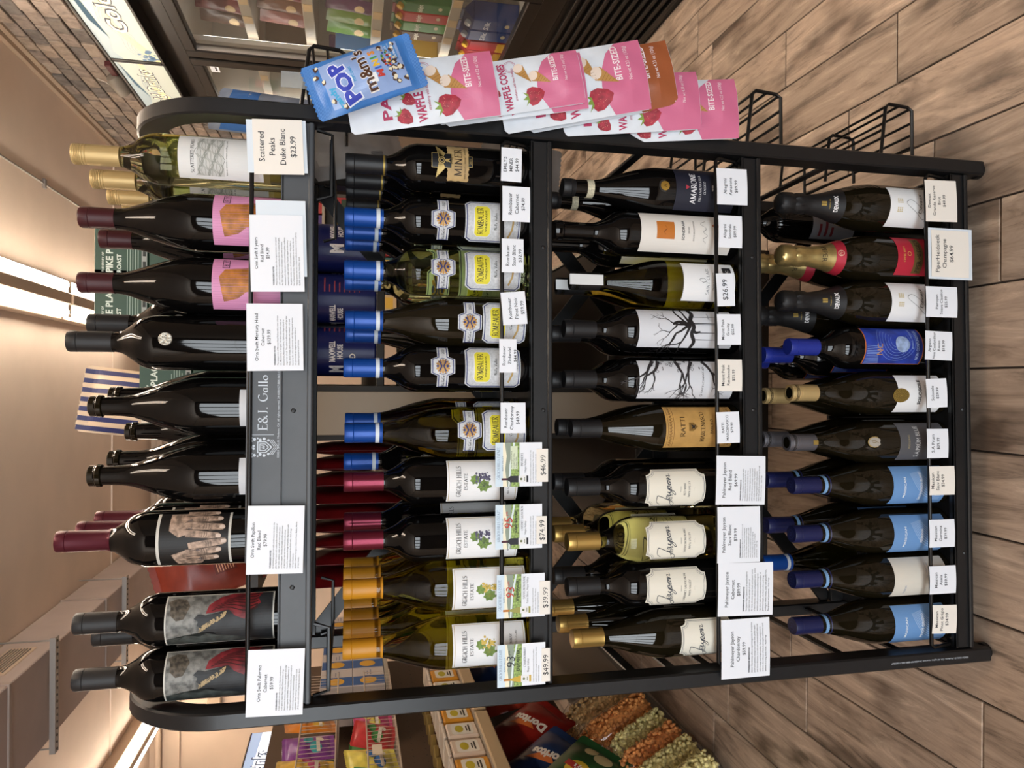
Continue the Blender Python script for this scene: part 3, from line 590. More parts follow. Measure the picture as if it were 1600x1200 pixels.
def rombauer(key, burg, glass, vintage=''):
    if burg: k = K(key, prof_burgundy(41, 296), glass); o = 0; zs, zl, zb = 122, 83, 13
    else: k = K(key, prof_bordeaux(38, 298), glass); zs, zl, zb = 164, 111, 21
    k.capsule(cap_blue, 238, 'plain', (243, 249), band_w)
    h = (zs-(122 if burg else 164)); c = zs-18
    def strip(g): return [(-36,c-9+g),(-15,c-9+g),(-11,c-19+g),(11,c-19+g),(15,c-9+g),(36,c-9+g),(36,c+9-g),(15,c+9-g),(11,c+19-g),(-11,c+19-g),(-15,c+9-g),(-36,c+9-g)]
    st = D2().poly(strip(0)); ol = D2().frame(strip(2), 1.3)
    e1 = D2(); e2 = D2()
    for i in range(16):
        a = i*PI/8; e1.poly([(0,c),(10*math.cos(a-.17),c+10*math.sin(a-.17)),(12*math.cos(a),c+12*math.sin(a)),(10*math.cos(a+.17),c+10*math.sin(a+.17))])
    e2.line([(-8,c+6),(0,c+2),(8,c+6)], 2.4); e2.line([(-8,c-5),(0,c-1),(8,c-5)], 2); e2.ell(0, c-7, 2.2, n=8); e2.ell(0, c+8.5, 1.9, n=8)
    for s in (-1, 1): e2.line([(s*11,c+6),(s*13,c),(s*10,c-7)], .8)
    tx = D2().text('Vintage', -25, c-2.5, 4.6, slant=.25, serif=True).text('2021', 25, c-2.5, 4.2, slant=.2)
    k.label(st, M('label_rag', 'c9cdd2', .6, noise=.1, nscale=300), [('outline', ol, ink('22306e')), ('emblem', e1, M('emblem_bronze', 'ab7f3c', .4, metal=.4)), ('emblem', e2, ink('22306e')), ('lettering', tx, ink('303238'))], name='neck_label')
    W = 37; hh = zl-zb
    P_ = lambda g: [(-W+7+g*.4,zb+g),(W-7-g*.4,zb+g),(W-g,zb+7+g*.4),(W-g,zl-9-g*.4),(W-8-g*.4,zl-g),(-W+8+g*.4,zl-g),(-W+g,zl-9-g*.4),(-W+g,zb+7+g*.4)]
    yb = (71, 96) if not burg else (47, 71)
    B_ = lambda g: [(-25+g,yb[0]+4),(-20,yb[0]+g),(20,yb[0]+g),(25-g,yb[0]+4),(25-g,yb[1]-4),(20,yb[1]-g),(-20,yb[1]-g),(-25+g,yb[1]-4)]
    tx = D2().text('ROMBAUER', 0, yb[0]+11, 9.5, w=43, serif=True, heavy=1.2); tx.text('VINEYARDS', 0, yb[0]+5.2, 3., w=34, bold=.02); tx.text('Napa Valley' if not burg else 'Carneros', 0, yb[0]-11, 4.4, serif=True)
    tx.text('Family Owned', 6, zb+5, 3, slant=.2)
    arc_ = D2().line([(-26, zb+20), (-12, zb+14), (0, zb+12.5), (12, zb+14), (26, zb+20)], 3)
    k.label(D2().poly(P_(0)), M('label_rag', 'c9cdd2', .6, noise=.1, nscale=300), [('outline', D2().frame(P_(2.2), 1.5), ink('22306e')), ('badge_border', D2().poly(B_(-1.2)), ink('e6e8ea')), ('badge', D2().poly(B_(0)), ink('e3d83c')), ('lettering', tx, ink('2a2a22')), ('artwork', arc_, ink('b89a62'))])
    return k
rombauer('rom_cab', False, g_dark); rombauer('rom_zin', False, g_dark); rombauer('rom_sauv', False, g_green); rombauer('rom_pinot', True, g_brown); rombauer('rom_chard', True, g_olive)
def grgich(key, burg, glass, cap, white_grape, name):
    if burg: k = K(key, prof_burgundy(42, 297), glass); zt, zb = 129, 13
    else: k = K(key, prof_bordeaux(38, 297), glass); zt, zb = 139, 26
    k.capsule(cap, 236, 'plain')
    t = D2().text('GRGICH HILLS', 0, zt-22, 7.4, w=50, serif=True); t.text('ESTATE', 0, zt-32, 5.4, w=27, serif=True)
    for s, y in ((name, zb+22), ('Napa Valley · Estate Grown', zb+14)): t.text(s, 0, y, 4 if s == name else 2.8, serif=True, maxw=56)
    lv = D2(); gp = D2(); gd = D2(); cy = zt-50
    for cx, cy2, r in ((-7, cy-8, 11), (3, cy+6, 8.5)):
        lv.poly([(cx+r*(1 if i % 2 == 0 else .72)*math.cos(2*PI*i/14), cy2+r*(1 if i % 2 == 0 else .72)*math.sin(2*PI*i/14)) for i in range(14)])
    lv.ell(-8, cy-19, 2, n=8)
    for i in range(34):
        y = random.random(); gp.ell(6+random.gauss(0, 1)*(4.2-2.6*y), cy+4-22*y, 1.9, n=8)
    for i in range(12): gd.ell(6+random.gauss(0, 3), cy+2-random.random()*19, 1.0, n=7)
    for i in range(8): gd.line([(-7, cy-8), (-7+7*math.cos(i*.8), cy-8+7*math.sin(i*.8))], .4)
    fr = [(-36, zb+2.5), (36, zb+2.5), (36, zt-2.5), (-36, zt-2.5)]
    k.label(panel(-38, zb, 38, zt), white, [('outline', D2().frame(fr, .8), ink('b9a774')), ('leaves', lv, M('art_leaf', '6f8a44' if white_grape else '6d7f4e', .6, noise=.3, nscale=150)), ('grapes', gp, ink('d3b65a' if white_grape else '5d5a72')), ('artwork', gd, ink('8f8a3c' if white_grape else '3d3a4c')), ('lettering', t, ink('3a3a40'))])
grgich('grg_chard', True, g_olive, cap_yel, True, 'CHARDONNAY'); grgich('grg_fume', True, g_olive, cap_yel, True, 'FUMÉ BLANC'.replace('É', 'E')); grgich('grg_zin', False, g_dark, cap_rose, False, 'ZINFANDEL'); grgich('grg_cab', False, g_dark, cap_rose, False, 'CABERNET')

# --- third shelf kinds
JAY = [(-.1,1.05),(.15,1.5),(.7,1.55),(.72,1.2),(.5,.3),(.25,-.5),(-.15,-.65),(-.1,-.35),(.45,.02),(.85,.42),(.62,.42),(.52,.15),(.66,.02),(.88,.3),(.94,.44),(.9,.1),(1.05,.05),(1.18,.42),(1.15,.1),(1.3,.06),(1.48,.44),(1.32,-.3),(1.1,-.6),(1.05,-.42),(1.4,.05),(1.6,.48),(1.68,.2),(1.52,.02),(1.75,.05),(1.9,.36),(2.0,.42),(1.84,.36),(1.8,.1),(1.95,.04),(2.08,.3),(1.98,.42),(2.2,.42),(2.26,.44),(2.22,.02),(2.36,.36),(2.52,.42),(2.5,.06),(2.7,.16)]
def jayson(key, burg, glass, cap, kind):
    if burg: k = K(key, prof_burgundy(41, 294), glass); zt, zb = 116, 15; k.capsule(cap, 242, 'plain')
    else: k = K(key, prof_bordeaux(38.5, 303), glass); zt, zb = 176, 70; k.capsule(cap, 248, 'plain')
    W = 36
    def sh(g):
        c = 11; x0, x1, y0, y1 = -W+g, W-g, zb+g, zt-g; q = []
        for cx, cy, a0 in ((x1, y0, 180), (x1, y1, 270), (x0, y1, 0), (x0, y0, 90)):
            q += [(cx+c*math.cos(math.radians(a0-i*22.5)), cy+c*math.sin(math.radians(a0-i*22.5))) for i in range(5)]
        return q
    ol = D2().frame(sh(2.2), .7); ol.frame(sh(4.2), .35); m_ = (zt+zb)/2
    tx = D2().pen(spline([(-29+p[0]*20.5+p[1]*2, m_+10+p[1]*15) for p in JAY], 5), 1.7); tx.text('PAHLMEYER', -2, m_+8, 5, w=46, serif=True, rot=.18)
    tx.rect(-5, m_-8, 5, m_-7.5)
    for s, y, h in ((kind, m_-17, 3.6), ('NAPA VALLEY', m_-25, 3.4), ('2022.', m_-33.5, 3.4)): tx.text(s, 0, y, h, serif=True, maxw=48)
    k.label(D2().poly(sh(0)), cream, [('outline', ol, ink('4a5260')), ('lettering', tx, ink('4d5058'))])
jayson('jay_chard', True, g_brown, cap_gold, 'CHARDONNAY'); jayson('jay_cab', False, g_dark, cap_black, 'CABERNET SAUVIGNON'); jayson('jay_sauv', False, g_pale, cap_gold, 'SAUVIGNON BLANC'); jayson('jay_red', False, g_dark, cap_black, 'RED WINE')
k = K('ratti', prof_burgundy(41, 296), g_brown).capsule(cap_black, 245, 'plain')
d = D2().text('RATTI', 0, 108, 8, w=34, serif=True); d.text('MARCENASCO', 0, 72, 7.5, w=52, serif=True); d.text('BAROLO', 0, 57, 5, w=24, serif=True); d.text('DENOMINAZIONE DI ORIGINE', 0, 48, 2.4, w=36)
bs = []
for y in (133, 25):
    b = D2(); bs.append(b); b.rect(-38, y-5.5, 38, y-4.9).rect(-38, y+5, 38, y+5.6)
    for i in range(15): b.pen(spline([(-36+i*5, y-3), (-33+i*5, y+3), (-31.5+i*5, y-1), (-34+i*5, y+1)], 3), .9)
sh = D2().poly([(-7,101),(7,101),(7,93),(0,85),(-7,93)]); bd = D2().poly([(-4,97),(0,95),(4,98),(2,92),(3,89),(-1,91),(-4,89),(-2,93)])
k.label(panel(-40, 18, 40, 142), M('label_ochre', 'bd9453', .6, noise=.12, nscale=40), [('border', bs[0], ink('6f4a22')), ('border', bs[1], ink('6f4a22')), ('emblem', sh, M('emblem_bronze2', '8a6a36', .4, metal=.4)), ('emblem', bd, ink('1d1712')), ('lettering', d, ink('33230f'))])
def tree(seed, kind):
    rnd = random.Random(seed); d = D2()
    def br(x, y, a, L, w, n):
        if n == 0 or L < 2: return
        pts = [(x, y)]
        for i in range(3): a += rnd.uniform(-.35, .35); x += math.cos(a)*L/3; y += math.sin(a)*L/3; pts.append((x, y))
        d.line(spline(pts, 3), w, w*.55)
        for _ in range(2 if n > 1 else 1): br(x, y, a+rnd.uniform(-.9, .9), L*rnd.uniform(.6, .85), w*.58, n-1)
    if kind == 'gravity':
        d.line(spline([(-37,92),(-24,88),(-10,94),(2,90),(14,95),(26,90),(37,94)], 4), 6, 8); d.line(spline([(8,92),(6,104),(10,116),(6,128)], 4), 8, 4); d.line(spline([(-4,92),(-8,86),(-6,78)], 4), 7, 2)
        for x, y in ((-20, 40), (-8, 22), (6, 30), (8, 16), (20, 48)): d.line([(x, 90), (x, y)], 1.5, .4)
        for a, L in ((1.2, 34), (1.9, 30), (2.5, 32), (.6, 30), (1.5, 24)): br(4, 96, a, L, 5, 5)
    else:
        for a, x, y in ((2.8, 36, 150), (3.4, 36, 120), (3.0, 36, 90), (2.4, 36, 160), (3.7, 36, 70)): br(x, y, a, 26, 7, 5)
        for i in range(24): x, y = rnd.uniform(14, 36), rnd.uniform(70, 172); d.ring(x, y, rnd.uniform(1.5, 3.5), rnd.uniform(1, 3), .8, 9)
    return d
k = K('gravity', prof_bordeaux(38.5, 308), g_dark).capsule(cap_black, 254, 'plain')
k.label(panel(-37, 16, 37, 188), M('label_cool_white', 'd5d9e0', .55), [('artwork', tree(4, 'gravity'), ink('191719')), ('lettering', D2().text('GRAVITY', 22, 60, 2.6, w=14, serif=True), ink('55555c'))])
k = K('rattle', prof_bordeaux(38.5, 308), g_dark).capsule(cap_black, 254, 'plain')
k.label(panel(-37, 16, 37, 188), M('label_cool_white', 'd5d9e0', .55), [('artwork', tree(9, 'rattle'), ink('2c292b')), ('lettering', D2().text('RATTLESNAKE', -4, 72, 3, w=38, serif=True).ring(-28, 73, 2, 2.4, .6), ink('55555c'))])
k = K('clair', prof_burgundy(41, 297), g_olive).capsule(cap_black, 240, 'screw')
t = D2().text('SAINT CLAIR', 0, 62, 5.4, w=46, serif=True); t.text('FAMILY ESTATE', 0, 53, 2.8, w=30); t.pen(spline([(-3,74),(2,80),(4,72),(-1,68),(-3,74)], 4), .9)
dot = D2()
for i in range(24): dot.rect(-36+i*3, 108, -34.8+i*3, 109.4)
k.label(panel(-37, 14, 37, 109), white, [('ribs', dot, ink('b9bcc0')), ('lettering', t, ink('6f7378')), ('badge', panel(-8, 20, 26, 36), ink('26262a')), ('lettering', D2().text('BLANC', 9, 25.5, 5, bold=.02), ink('dcdcdc'))])
tg = MB().bbox(-.009, -.0162, .243, .009, -.0145, .302, .0005); k.extra('neck_tag', tg.mesh('neck_tag', M('tag_white', 'e0e3e4', .5)))
k = K('sondraia', prof_bordeaux(38.5, 327), g_dark)
k.extra('capsule', MB().lathe(mm([(14.9, 248), (15.2, 310), (16.6, 312), (16.6, 324), (14.6, 328), (.1, 328)]), 28).mesh('capsule', g_dark, .5))
t = D2().text('SONDRAIA', 4, 106, 5, w=34, serif=False, bold=.02).text('2020', 4, 97, 3, w=12).text('BOLGHERI SUPERIORE', 4, 88, 2.4, w=34).text('POGGIO AL TESORO', 8, 30, 3.2, w=44, bold=.01)
t.pen(spline([(-16,66),(-10,72),(-4,64),(2,72),(8,66),(16,76),(22,66)], 4), .6)
k.label(panel(-38, 18, 38, 184), M('label_warm_white', 'e3e0da', .55), [('seal', panel(-12, 124, 18, 156), M('seal_orange', 'c0742f', .45)), ('seal_mark', D2().pen(spline([(-5,140),(0,143),(5,138),(11,141)], 4), 1.), ink('6d3c14')), ('emblem', D2().poly([(10,44),(14,42),(18,44),(17,52),(14,55),(11,52)]), ink('b06a48')), ('lettering', t, ink('55555a'))])
k = K('amarone', prof_burgundy(43, 309), g_dark).capsule(cap_black, 288, 'plain')
k.parts.append(('tax_strip', MB().lathe(mm([(15.3, 256), (15.6, 268)]), 28).mesh('tax_strip', M('strip_cream', 'cfc9ae', .6, noise=.2, nscale=400), .5), None))
t = D2().text('AMARONE', 0, 84, 10, w=56, serif=True, heavy=1.2).text('DELLA VALPOLICELLA', 0, 75, 3.8, w=46, serif=True).text('CLASSICO', 0, 67, 3.8, w=22, serif=True).text('2020', 0, 52, 3.6, w=10, bold=.03)
k.label(panel(-41, 12, 41, 121), M('label_navy', '1f2130', .5), [('emblem', D2().poly([(-4,103),(4,103),(0,96)]), ink('b03848')), ('lettering', t, ink('e6e6ea'))])
k.parts.append(('medallion', D2().ell(0, 141, 11).mesh('medallion', M('medal_dark', '2c2a28', .4), cyl(42.2), .6, step=4), [('medallion_face', D2().ell(0, 141, 8).mesh('medallion_face', M('medal_gold', 'b08d3e', .35, metal=.6), cyl(42.2), .9, step=4)), ('lettering', D2().text('A', 0, 138, 6, serif=True).mesh('lettering', ink('4a3810'), cyl(42.2), 1.2))]))

# --- bottom shelf kinds
def massican(key, t1, lab_col, txt):
    k = K(key, prof_burgundy(41, 303), g_brown).capsule(cap_navy, 234, 'plain', (235, 245), band_lb)
    k.parts[-1][2][0] = ('capsule_band', MB().lathe(mm([(17.4, 233), (16.6, 245)]), 28).mesh('capsule_band', band_lb, .5))
    k.extra('cap_emblem', D2().ring(0, 0, 8, 8, 1).text('M', 0, -4, 8, serif=True).mesh('cap_emblem', ink('3a4378'), lambda x, y, e: (x/1000, y/1000, .3046), 0))
    w = D2()
    for i in range(9): w.add(*ribbon([(34-(20+i*2.6)*math.cos(a/10)*1.5, 22+(44+i*2.6)*math.sin(a/10)) for a in range(0, 15)], lambda ph, q: .5))
    t = D2().text('MASSICAN', -2, 98, 4.4, w=38, bold=.02).text(t1, 0, 64, 5, maxw=54, bold=.02, serif=False)
    subs = [('lettering', t, ink(txt))]
    if lab_col == '6b97cc': subs.insert(0, ('line_art', w, ink('cfe0f2')))
    else: subs[0] = ('lettering', D2().text('MASSICAN', -22, 98, 3.4, w=18).lines(['Napa Valley white wine', 'vinted and bottled by', 'estate growers'], 0, 56, 2.2, 5), ink(txt))
    k.label(panel(-40, 14, 40, 124), M('label_'+lab_col, lab_col, .55), subs)
massican('mas_pg', 'PINOT GRIGIO', '6b97cc', 'e9f0f7'); massican('mas_ge', 'GEMINA', '6b97cc', 'e9f0f7'); massican('mas_sb', 'SAUVIGNON BLANC', '6b97cc', 'e9f0f7'); massican('mas_an', 'ANNIA', 'd9d4c8', '6d86ad')
k = K('prum', prof_burgundy(40, 312), g_brown).capsule(cap_grey, 248, 'screw')
k.parts.append(('cap_badge', panel(-4, 258, 4, 268).mesh('cap_badge', M('badge_gold', 'a88f4c', .4, metal=.5), cyl(15.6), .5, step=2), None))
k.label(panel(-39, 12, 39, 108), M('label_slate', '57575b', .5), [('lettering', D2().text('S.A.PRÜM BLUE', 0, 66, 9.5, w=60), ink('d2d2d2')), ('lettering', D2().text('RIESLING', 0, 88, 4, w=24).text('Kabinett', 4, 46, 3), ink('a99a72'))])
k.parts.append(('oval_seal', D2().ell(0, 160, 10, 15).mesh('oval_seal', M('seal_gold', 'b59c62', .4, metal=.3), cyl(39), .2, step=4), [('seal_face', D2().ell(0, 160, 8.4, 13).mesh('seal_face', ink('a9a39a'), cyl(39), .5, step=4)), ('lettering', D2().pen(spline([(-2,152),(2,160),(3,167),(-1,164),(0,158),(4,160)], 4), 1).mesh('lettering', ink('7b6a3a'), cyl(39), .8))]))
k = K('solosole', prof_burgundy(41, 306), g_brown).capsule(cap_tan, 246, 'screw')
t = D2().text('SOLOSOLE', 4, 64, 6.4, w=46, bold=.03).text('VERMENTINO', 6, 55, 2.2, w=22).text('BOLGHERI', 6, 49, 2.2, w=18)
dots = D2()
for i in range(60): dots.ell(random.uniform(-36, 36), random.uniform(16, 52), .4, n=5)
med = D2().ell(-2, 106, 13, 17); mr = D2()
for i in range(5): mr.ring(-2, 106, 2+i*2.4, 3+i*3, .7)
for i in range(18): mr.line([(-2+3*math.cos(i*.35), 106+4*math.sin(i*.35)), (-2+12*math.cos(i*.35), 106+15.5*math.sin(i*.35))], .5)
k.label(panel(-39, 18, 39, 112), white, [('speckles', dots, ink('aab0b6')), ('medallion', med, M('medal_brass', 'a58a45', .4, metal=.5)), ('medallion_relief', mr, ink('5d4a1c')), ('lettering', t, ink('3c3e44'))])
k = K('noncon', prof_bordeaux(39, 308), g_dark).capsule(cap_blue if 0 else M('foil_royal', '1f2f8f', .4), 250, 'plain')
sw = D2()
for j in range(6): sw.line(spline([(8+(12+j*5)*math.cos(a), 112+(12+j*5.5)*math.sin(a)) for a in [i*.4 for i in range(2, 14)]], 3), .5)
for i in range(13): sw.poly([(-38+i*3, 174), (-37+i*3, 174), (-34+i*2.6, 150-abs(6-i)), (-35+i*2.6, 150-abs(6-i))])
t = D2().text('NC', -8, 142, 12, w=20).text('NON CONFUNDITUR', 2, 66, 6, w=56, bold=.01)
k.label(panel(-38, 56, 38, 178), M('label_orange_rim', 'bb6a2c', .5), [('field', panel(-36.6, 58, 38, 176), M('label_royal', '223a9c', .5, noise=.35, nscale=40)), ('artwork', sw, ink('7f9ad6')), ('moon', D2().ell(2, 100, 15), M('moon_grey', '93a8cc', .6, noise=.25, nscale=120)), ('lettering', D2().text('NC', -8, 142, 12, w=20), ink('bd8a4c')), ('lettering', D2().text('NON CONFUNDITUR', 2, 66, 6, w=56, bold=.01).text('ROSSO · TOSCANA', 14, 78, 3.4), ink('a9c0e6'))])
def champ(key, cap, lab, subs, caps):
    k = K(key, prof_champagne(), g_brown).capsule(cap, 205, 'champ'); k.label(lab[0], lab[1], subs)
    fn = lambda x, y, e: (lambda r: ((r+e)/1000*math.sin(x/r), -(r+e)/1000*math.cos(x/r), y/1000))(rad(k.prof, y)+.8)
    for n, d, m_ in caps: k.extra(n, d.mesh(n, m_, fn, .3, step=3, stepy=6))
t = D2().pen(spline([(-26,44),(-8,52),(12,76),(6,88),(-10,66),(-22,48),(-6,46),(8,50),(26,60)], 5), .9).text('Devaux', 6, 56, 7, slant=.3, w=36).text('CHAMPAGNE', 14, 42, 3.2, w=34, serif=True)
gs = []
for sx in (-10, 6):
    g_ = D2(); gs.append(g_)
    for i in range(3):
        for j in range(3): g_.rect(sx+i*3, 96+j*4, sx+i*3+2, 96+j*4+3)
champ('devaux', M('foil_matt_black', '18181a', .5), (panel(-41, 36, 41, 122), white), [('emblem', gs[0], ink('c9b98c')), ('emblem', gs[1], ink('c9b98c')), ('lettering', t, ink('3a3c42'))],
      [('cap_lettering', D2().text('DEVAUX', 0, 218, 7, bold=.04, w=30), ink('e4e4e6')), ('cap_emblem', D2().rect(-4, 238, -.4, 247).rect(.4, 238, 4, 247).text('FONDEE 1846', 0, 231, 2.2), M('badge_gold', 'a88f4c', .4, metal=.5))])
t = D2().text('PIPER HEIDSIECK', 0, 60, 9, w=66, bold=.01)
champ('piper', M('foil_champagne_gold', 'b5a06a', .28, metal=.75, noise=.15, nscale=60), (panel(-41, 20, 41, 108), M('label_scarlet', 'b3263a', .5)), [('plate', panel(-36, 55, 36, 74), M('plate_bronze', '6f5a34', .45, metal=.3)), ('lettering', t, ink('1d140c')), ('lettering', D2().text('CUVEE BRUT', 0, 92, 4, serif=True).ring(0, 84, 3.6, 3.6, .8), ink('d9b25c'))],
      [('cap_band', D2().rect(-70, 205, 70, 222), M('foil_red', 'b0283c', .4, metal=.2)), ('cap_lettering', D2().text('PIPER', 0, 0, 9, w=30, bold=.01).xf(0, 246, PI), ink('3a2f18')), ('cap_emblem', D2().ring(0, 214, 5, 5, 1).text('PH', 0, 211.5, 5, serif=True), ink('d8b8a0'))])
k = K('greyback', prof_bordeaux(38.5, 300), g_dark).capsule(cap_black, 240, 'plain')
bc = D2()
for i in range(16): bc.rect(12+i*1.4, 92, 12.5+i*1.4+.5*(i % 3 == 0), 116)
k.label(panel(-38, 30, 38, 130), M('label_grey', '8d8f96', .55), [('print', D2().rect(-30, 108, -4, 114).rect(-30, 94, 2, 100).rect(-30, 80, -10, 86), ink('7c2c34')), ('barcode_patch', panel(9, 88, 37, 120), ink('d5d5d5')), ('barcode', bc, ink('222222'))])

# --- where every bottle stands: kind, shelf, x (m), rows deep, description
ROWS = [
 ('palermo', 1, -.388, 1, 'black-capped red wine bottle with stone-and-red-robe picture label', 'at the outer end of the top shelf'),
 ('palermo', 1, -.309, 2, 'black-capped red wine bottle with stone-and-red-robe picture label', 'next to the hands-label bottle on the top shelf'),
 ('papillon', 1, -.188, 3, 'burgundy-capped wine bottle with a photo label of clasped hands', 'on the top shelf'),
 ('dark_slope', 1, -.094, 2, 'uncapped dark sloping wine bottle beside the burgundy-capped hands bottle', 'on the top shelf'),
 ('dark_slope', 1, .007, 3, 'uncapped dark sloping wine bottle near the coin bottle', 'on the top shelf'),
 ('mercury', 1, .101, 2, 'tall black wine bottle with a small silver coin on its shoulder', 'on the top shelf'),
 ('eight', 1, .191, 1, 'plum-capped wine bottle with pink and ochre label beside the coin bottle', 'on the top shelf'),
 ('eight', 1, .285, 2, 'plum-capped wine bottle with pink and ochre label beside the white wine', 'on the top shelf'),
 ('scattered', 1, .377, 4, 'clear white-wine bottle with tan screw cap and pearl label', 'at the end of the top shelf'),
 ('grg_chard', 2, -.373, 4, 'olive white-wine bottle with ochre capsule and grape label, outer row', 'on the second shelf'),
 ('grg_fume', 2, -.281, 3, 'olive white-wine bottle with ochre capsule and grape label, inner row', 'on the second shelf'),
 ('grg_cab', 2, -.202, 2, 'dark wine bottle with rosewood capsule beside the ochre-capped bottles', 'on the second shelf'),
 ('grg_zin', 2, -.110, 1, 'dark wine bottle with rosewood capsule beside the blue-capped bottles', 'on the second shelf'),
 ('rom_chard', 2, -.035, 2, 'sloping olive bottle with blue capsule and yellow-badge label of golden wine', 'on the second shelf'),
 ('rom_zin', 2, .064, 1, 'dark straight-sided bottle with blue capsule standing alone between two sloping bottles', 'on the second shelf'),
 ('rom_pinot', 2, .140, 2, 'dark sloping bottle with blue capsule and yellow-badge label', 'on the second shelf'),
 ('rom_sauv', 2, .219, 2, 'pale green see-through bottle with blue capsule and yellow-badge label', 'on the second shelf'),
 ('rom_cab', 2, .303, 3, 'dark straight-sided bottle with blue capsule beside the parchment-label bottle', 'on the second shelf'),
 ('miner', 2, .393, 4, 'dark bottle with black capsule, winged emblem and parchment label', 'at the end of the second shelf'),
 ('jay_chard', 3, -.381, 3, 'gold-capped sloping brown bottle with cream script label', 'at the outer end of the third shelf'),
 ('jay_cab', 3, -.298, 2, 'black-capped dark bottle with cream script label between two gold-capped rows', 'on the third shelf'),
 ('jay_sauv', 3, -.221, 3, 'gold-capped see-through straw-yellow bottle with cream script label', 'on the third shelf'),
 ('jay_red', 3, -.132, 2, 'black-capped dark bottle with cream script label beside the ochre-label bottle', 'on the third shelf'),
 ('ratti', 3, -.031, 2, 'dark sloping bottle with ochre parchment label', 'on the third shelf'),
 ('rattle', 3, .051, 2, 'black-capped bottle with white label of tangled branches beside the ochre label', 'on the third shelf'),
 ('gravity', 3, .138, 2, 'black-capped bottle with white label of a dripping black tree', 'on the third shelf'),
 ('clair', 3, .219, 2, 'olive screw-cap bottle with a white tag over its neck', 'on the third shelf'),
 ('sondraia', 3, .301, 2, 'black bottle with white label and an orange square seal', 'on the third shelf'),
 ('amarone', 3, .379, 2, 'dark sloping bottle with navy label and gold medallion', 'at the end of the third shelf'),
 ('mas_pg', 4, -.390, 1, 'navy-capped bottle with light blue label at the outer end of the bottom shelf', ''),
 ('mas_an', 4, -.304, 1, 'navy-capped bottle with off-white label between light blue labels on the bottom shelf', ''),
 ('mas_ge', 4, -.221, 2, 'navy-capped bottle with light blue label next to the off-white label', 'on the bottom shelf'),
 ('mas_sb', 4, -.136, 2, 'navy-capped bottle with light blue label next to the slate-grey label', 'on the bottom shelf'),
 ('prum', 4, -.058, 2, 'grey screw-cap bottle with slate label and oval seal', 'on the bottom shelf'),
 ('solosole', 4, .027, 2, 'tan screw-cap bottle with brass medallion on a white label', 'on the bottom shelf'),
 ('noncon', 4, .112, 3, 'royal-blue-capped bottle with blue moon label', 'on the bottom shelf'),
 ('devaux', 4, .195, 2, 'black-foiled champagne bottle with white script label beside the blue moon label', 'on the bottom shelf'),
 ('piper', 4, .279, 2, 'gold-foiled champagne bottle with scarlet label', 'on the bottom shelf'),
 ('devaux', 4, .372, 1, 'black-foiled champagne bottle with white script label at the end of the bottom shelf', ''),
]
ORD = {0: 'front one', 1: 'second from the front', 2: 'third from the front', 3: 'rearmost one'}
SX = {('palermo', 1): -.044, ('dark_slope', 1): .014, ('dark_slope', 2): -.045, ('mercury', 1): .035, ('eight', 1): -.012, ('rom_pinot', 1): -.012, ('rom_chard', 1): .014, ('grg_cab', 1): .014, ('noncon', 1): -.009, ('noncon', 2): -.016, ('devaux', 1): -.016, ('scattered', 1): -.012, ('scattered', 2): -.016, ('scattered', 3): -.008}
for key, sh, x, n, lab, where in ROWS:
    for i in range(n):
        l = lab+(' '+where if where else '')+(', '+ORD[i] if n > 1 else '')
        w_ = l.split()
        if len(w_) > 16: l = lab+(', '+ORD[i] if n > 1 else '')
        wine(key, x, sh, i, l, dx=SX.get((key, i), random.uniform(-.003, .003)), group=('row of '+lab.split(' with ')[0]+'s') if n > 1 else None, y0=.062 if KIND[key].R < 42 else .066)
wine('rom_zin', -.094, 2, 2, 'dark blue-capped bottle standing behind the rosewood-capped bottle, second shelf')
wine('rom_chard', -.300, 4, 1.3, 'bright blue-capped amber bottle behind the off-white label, bottom shelf')
wine('greyback', .392, 4, 2.6, 'dark bottle with grey and red label at the back of the bottom shelf', rz=PI*0)

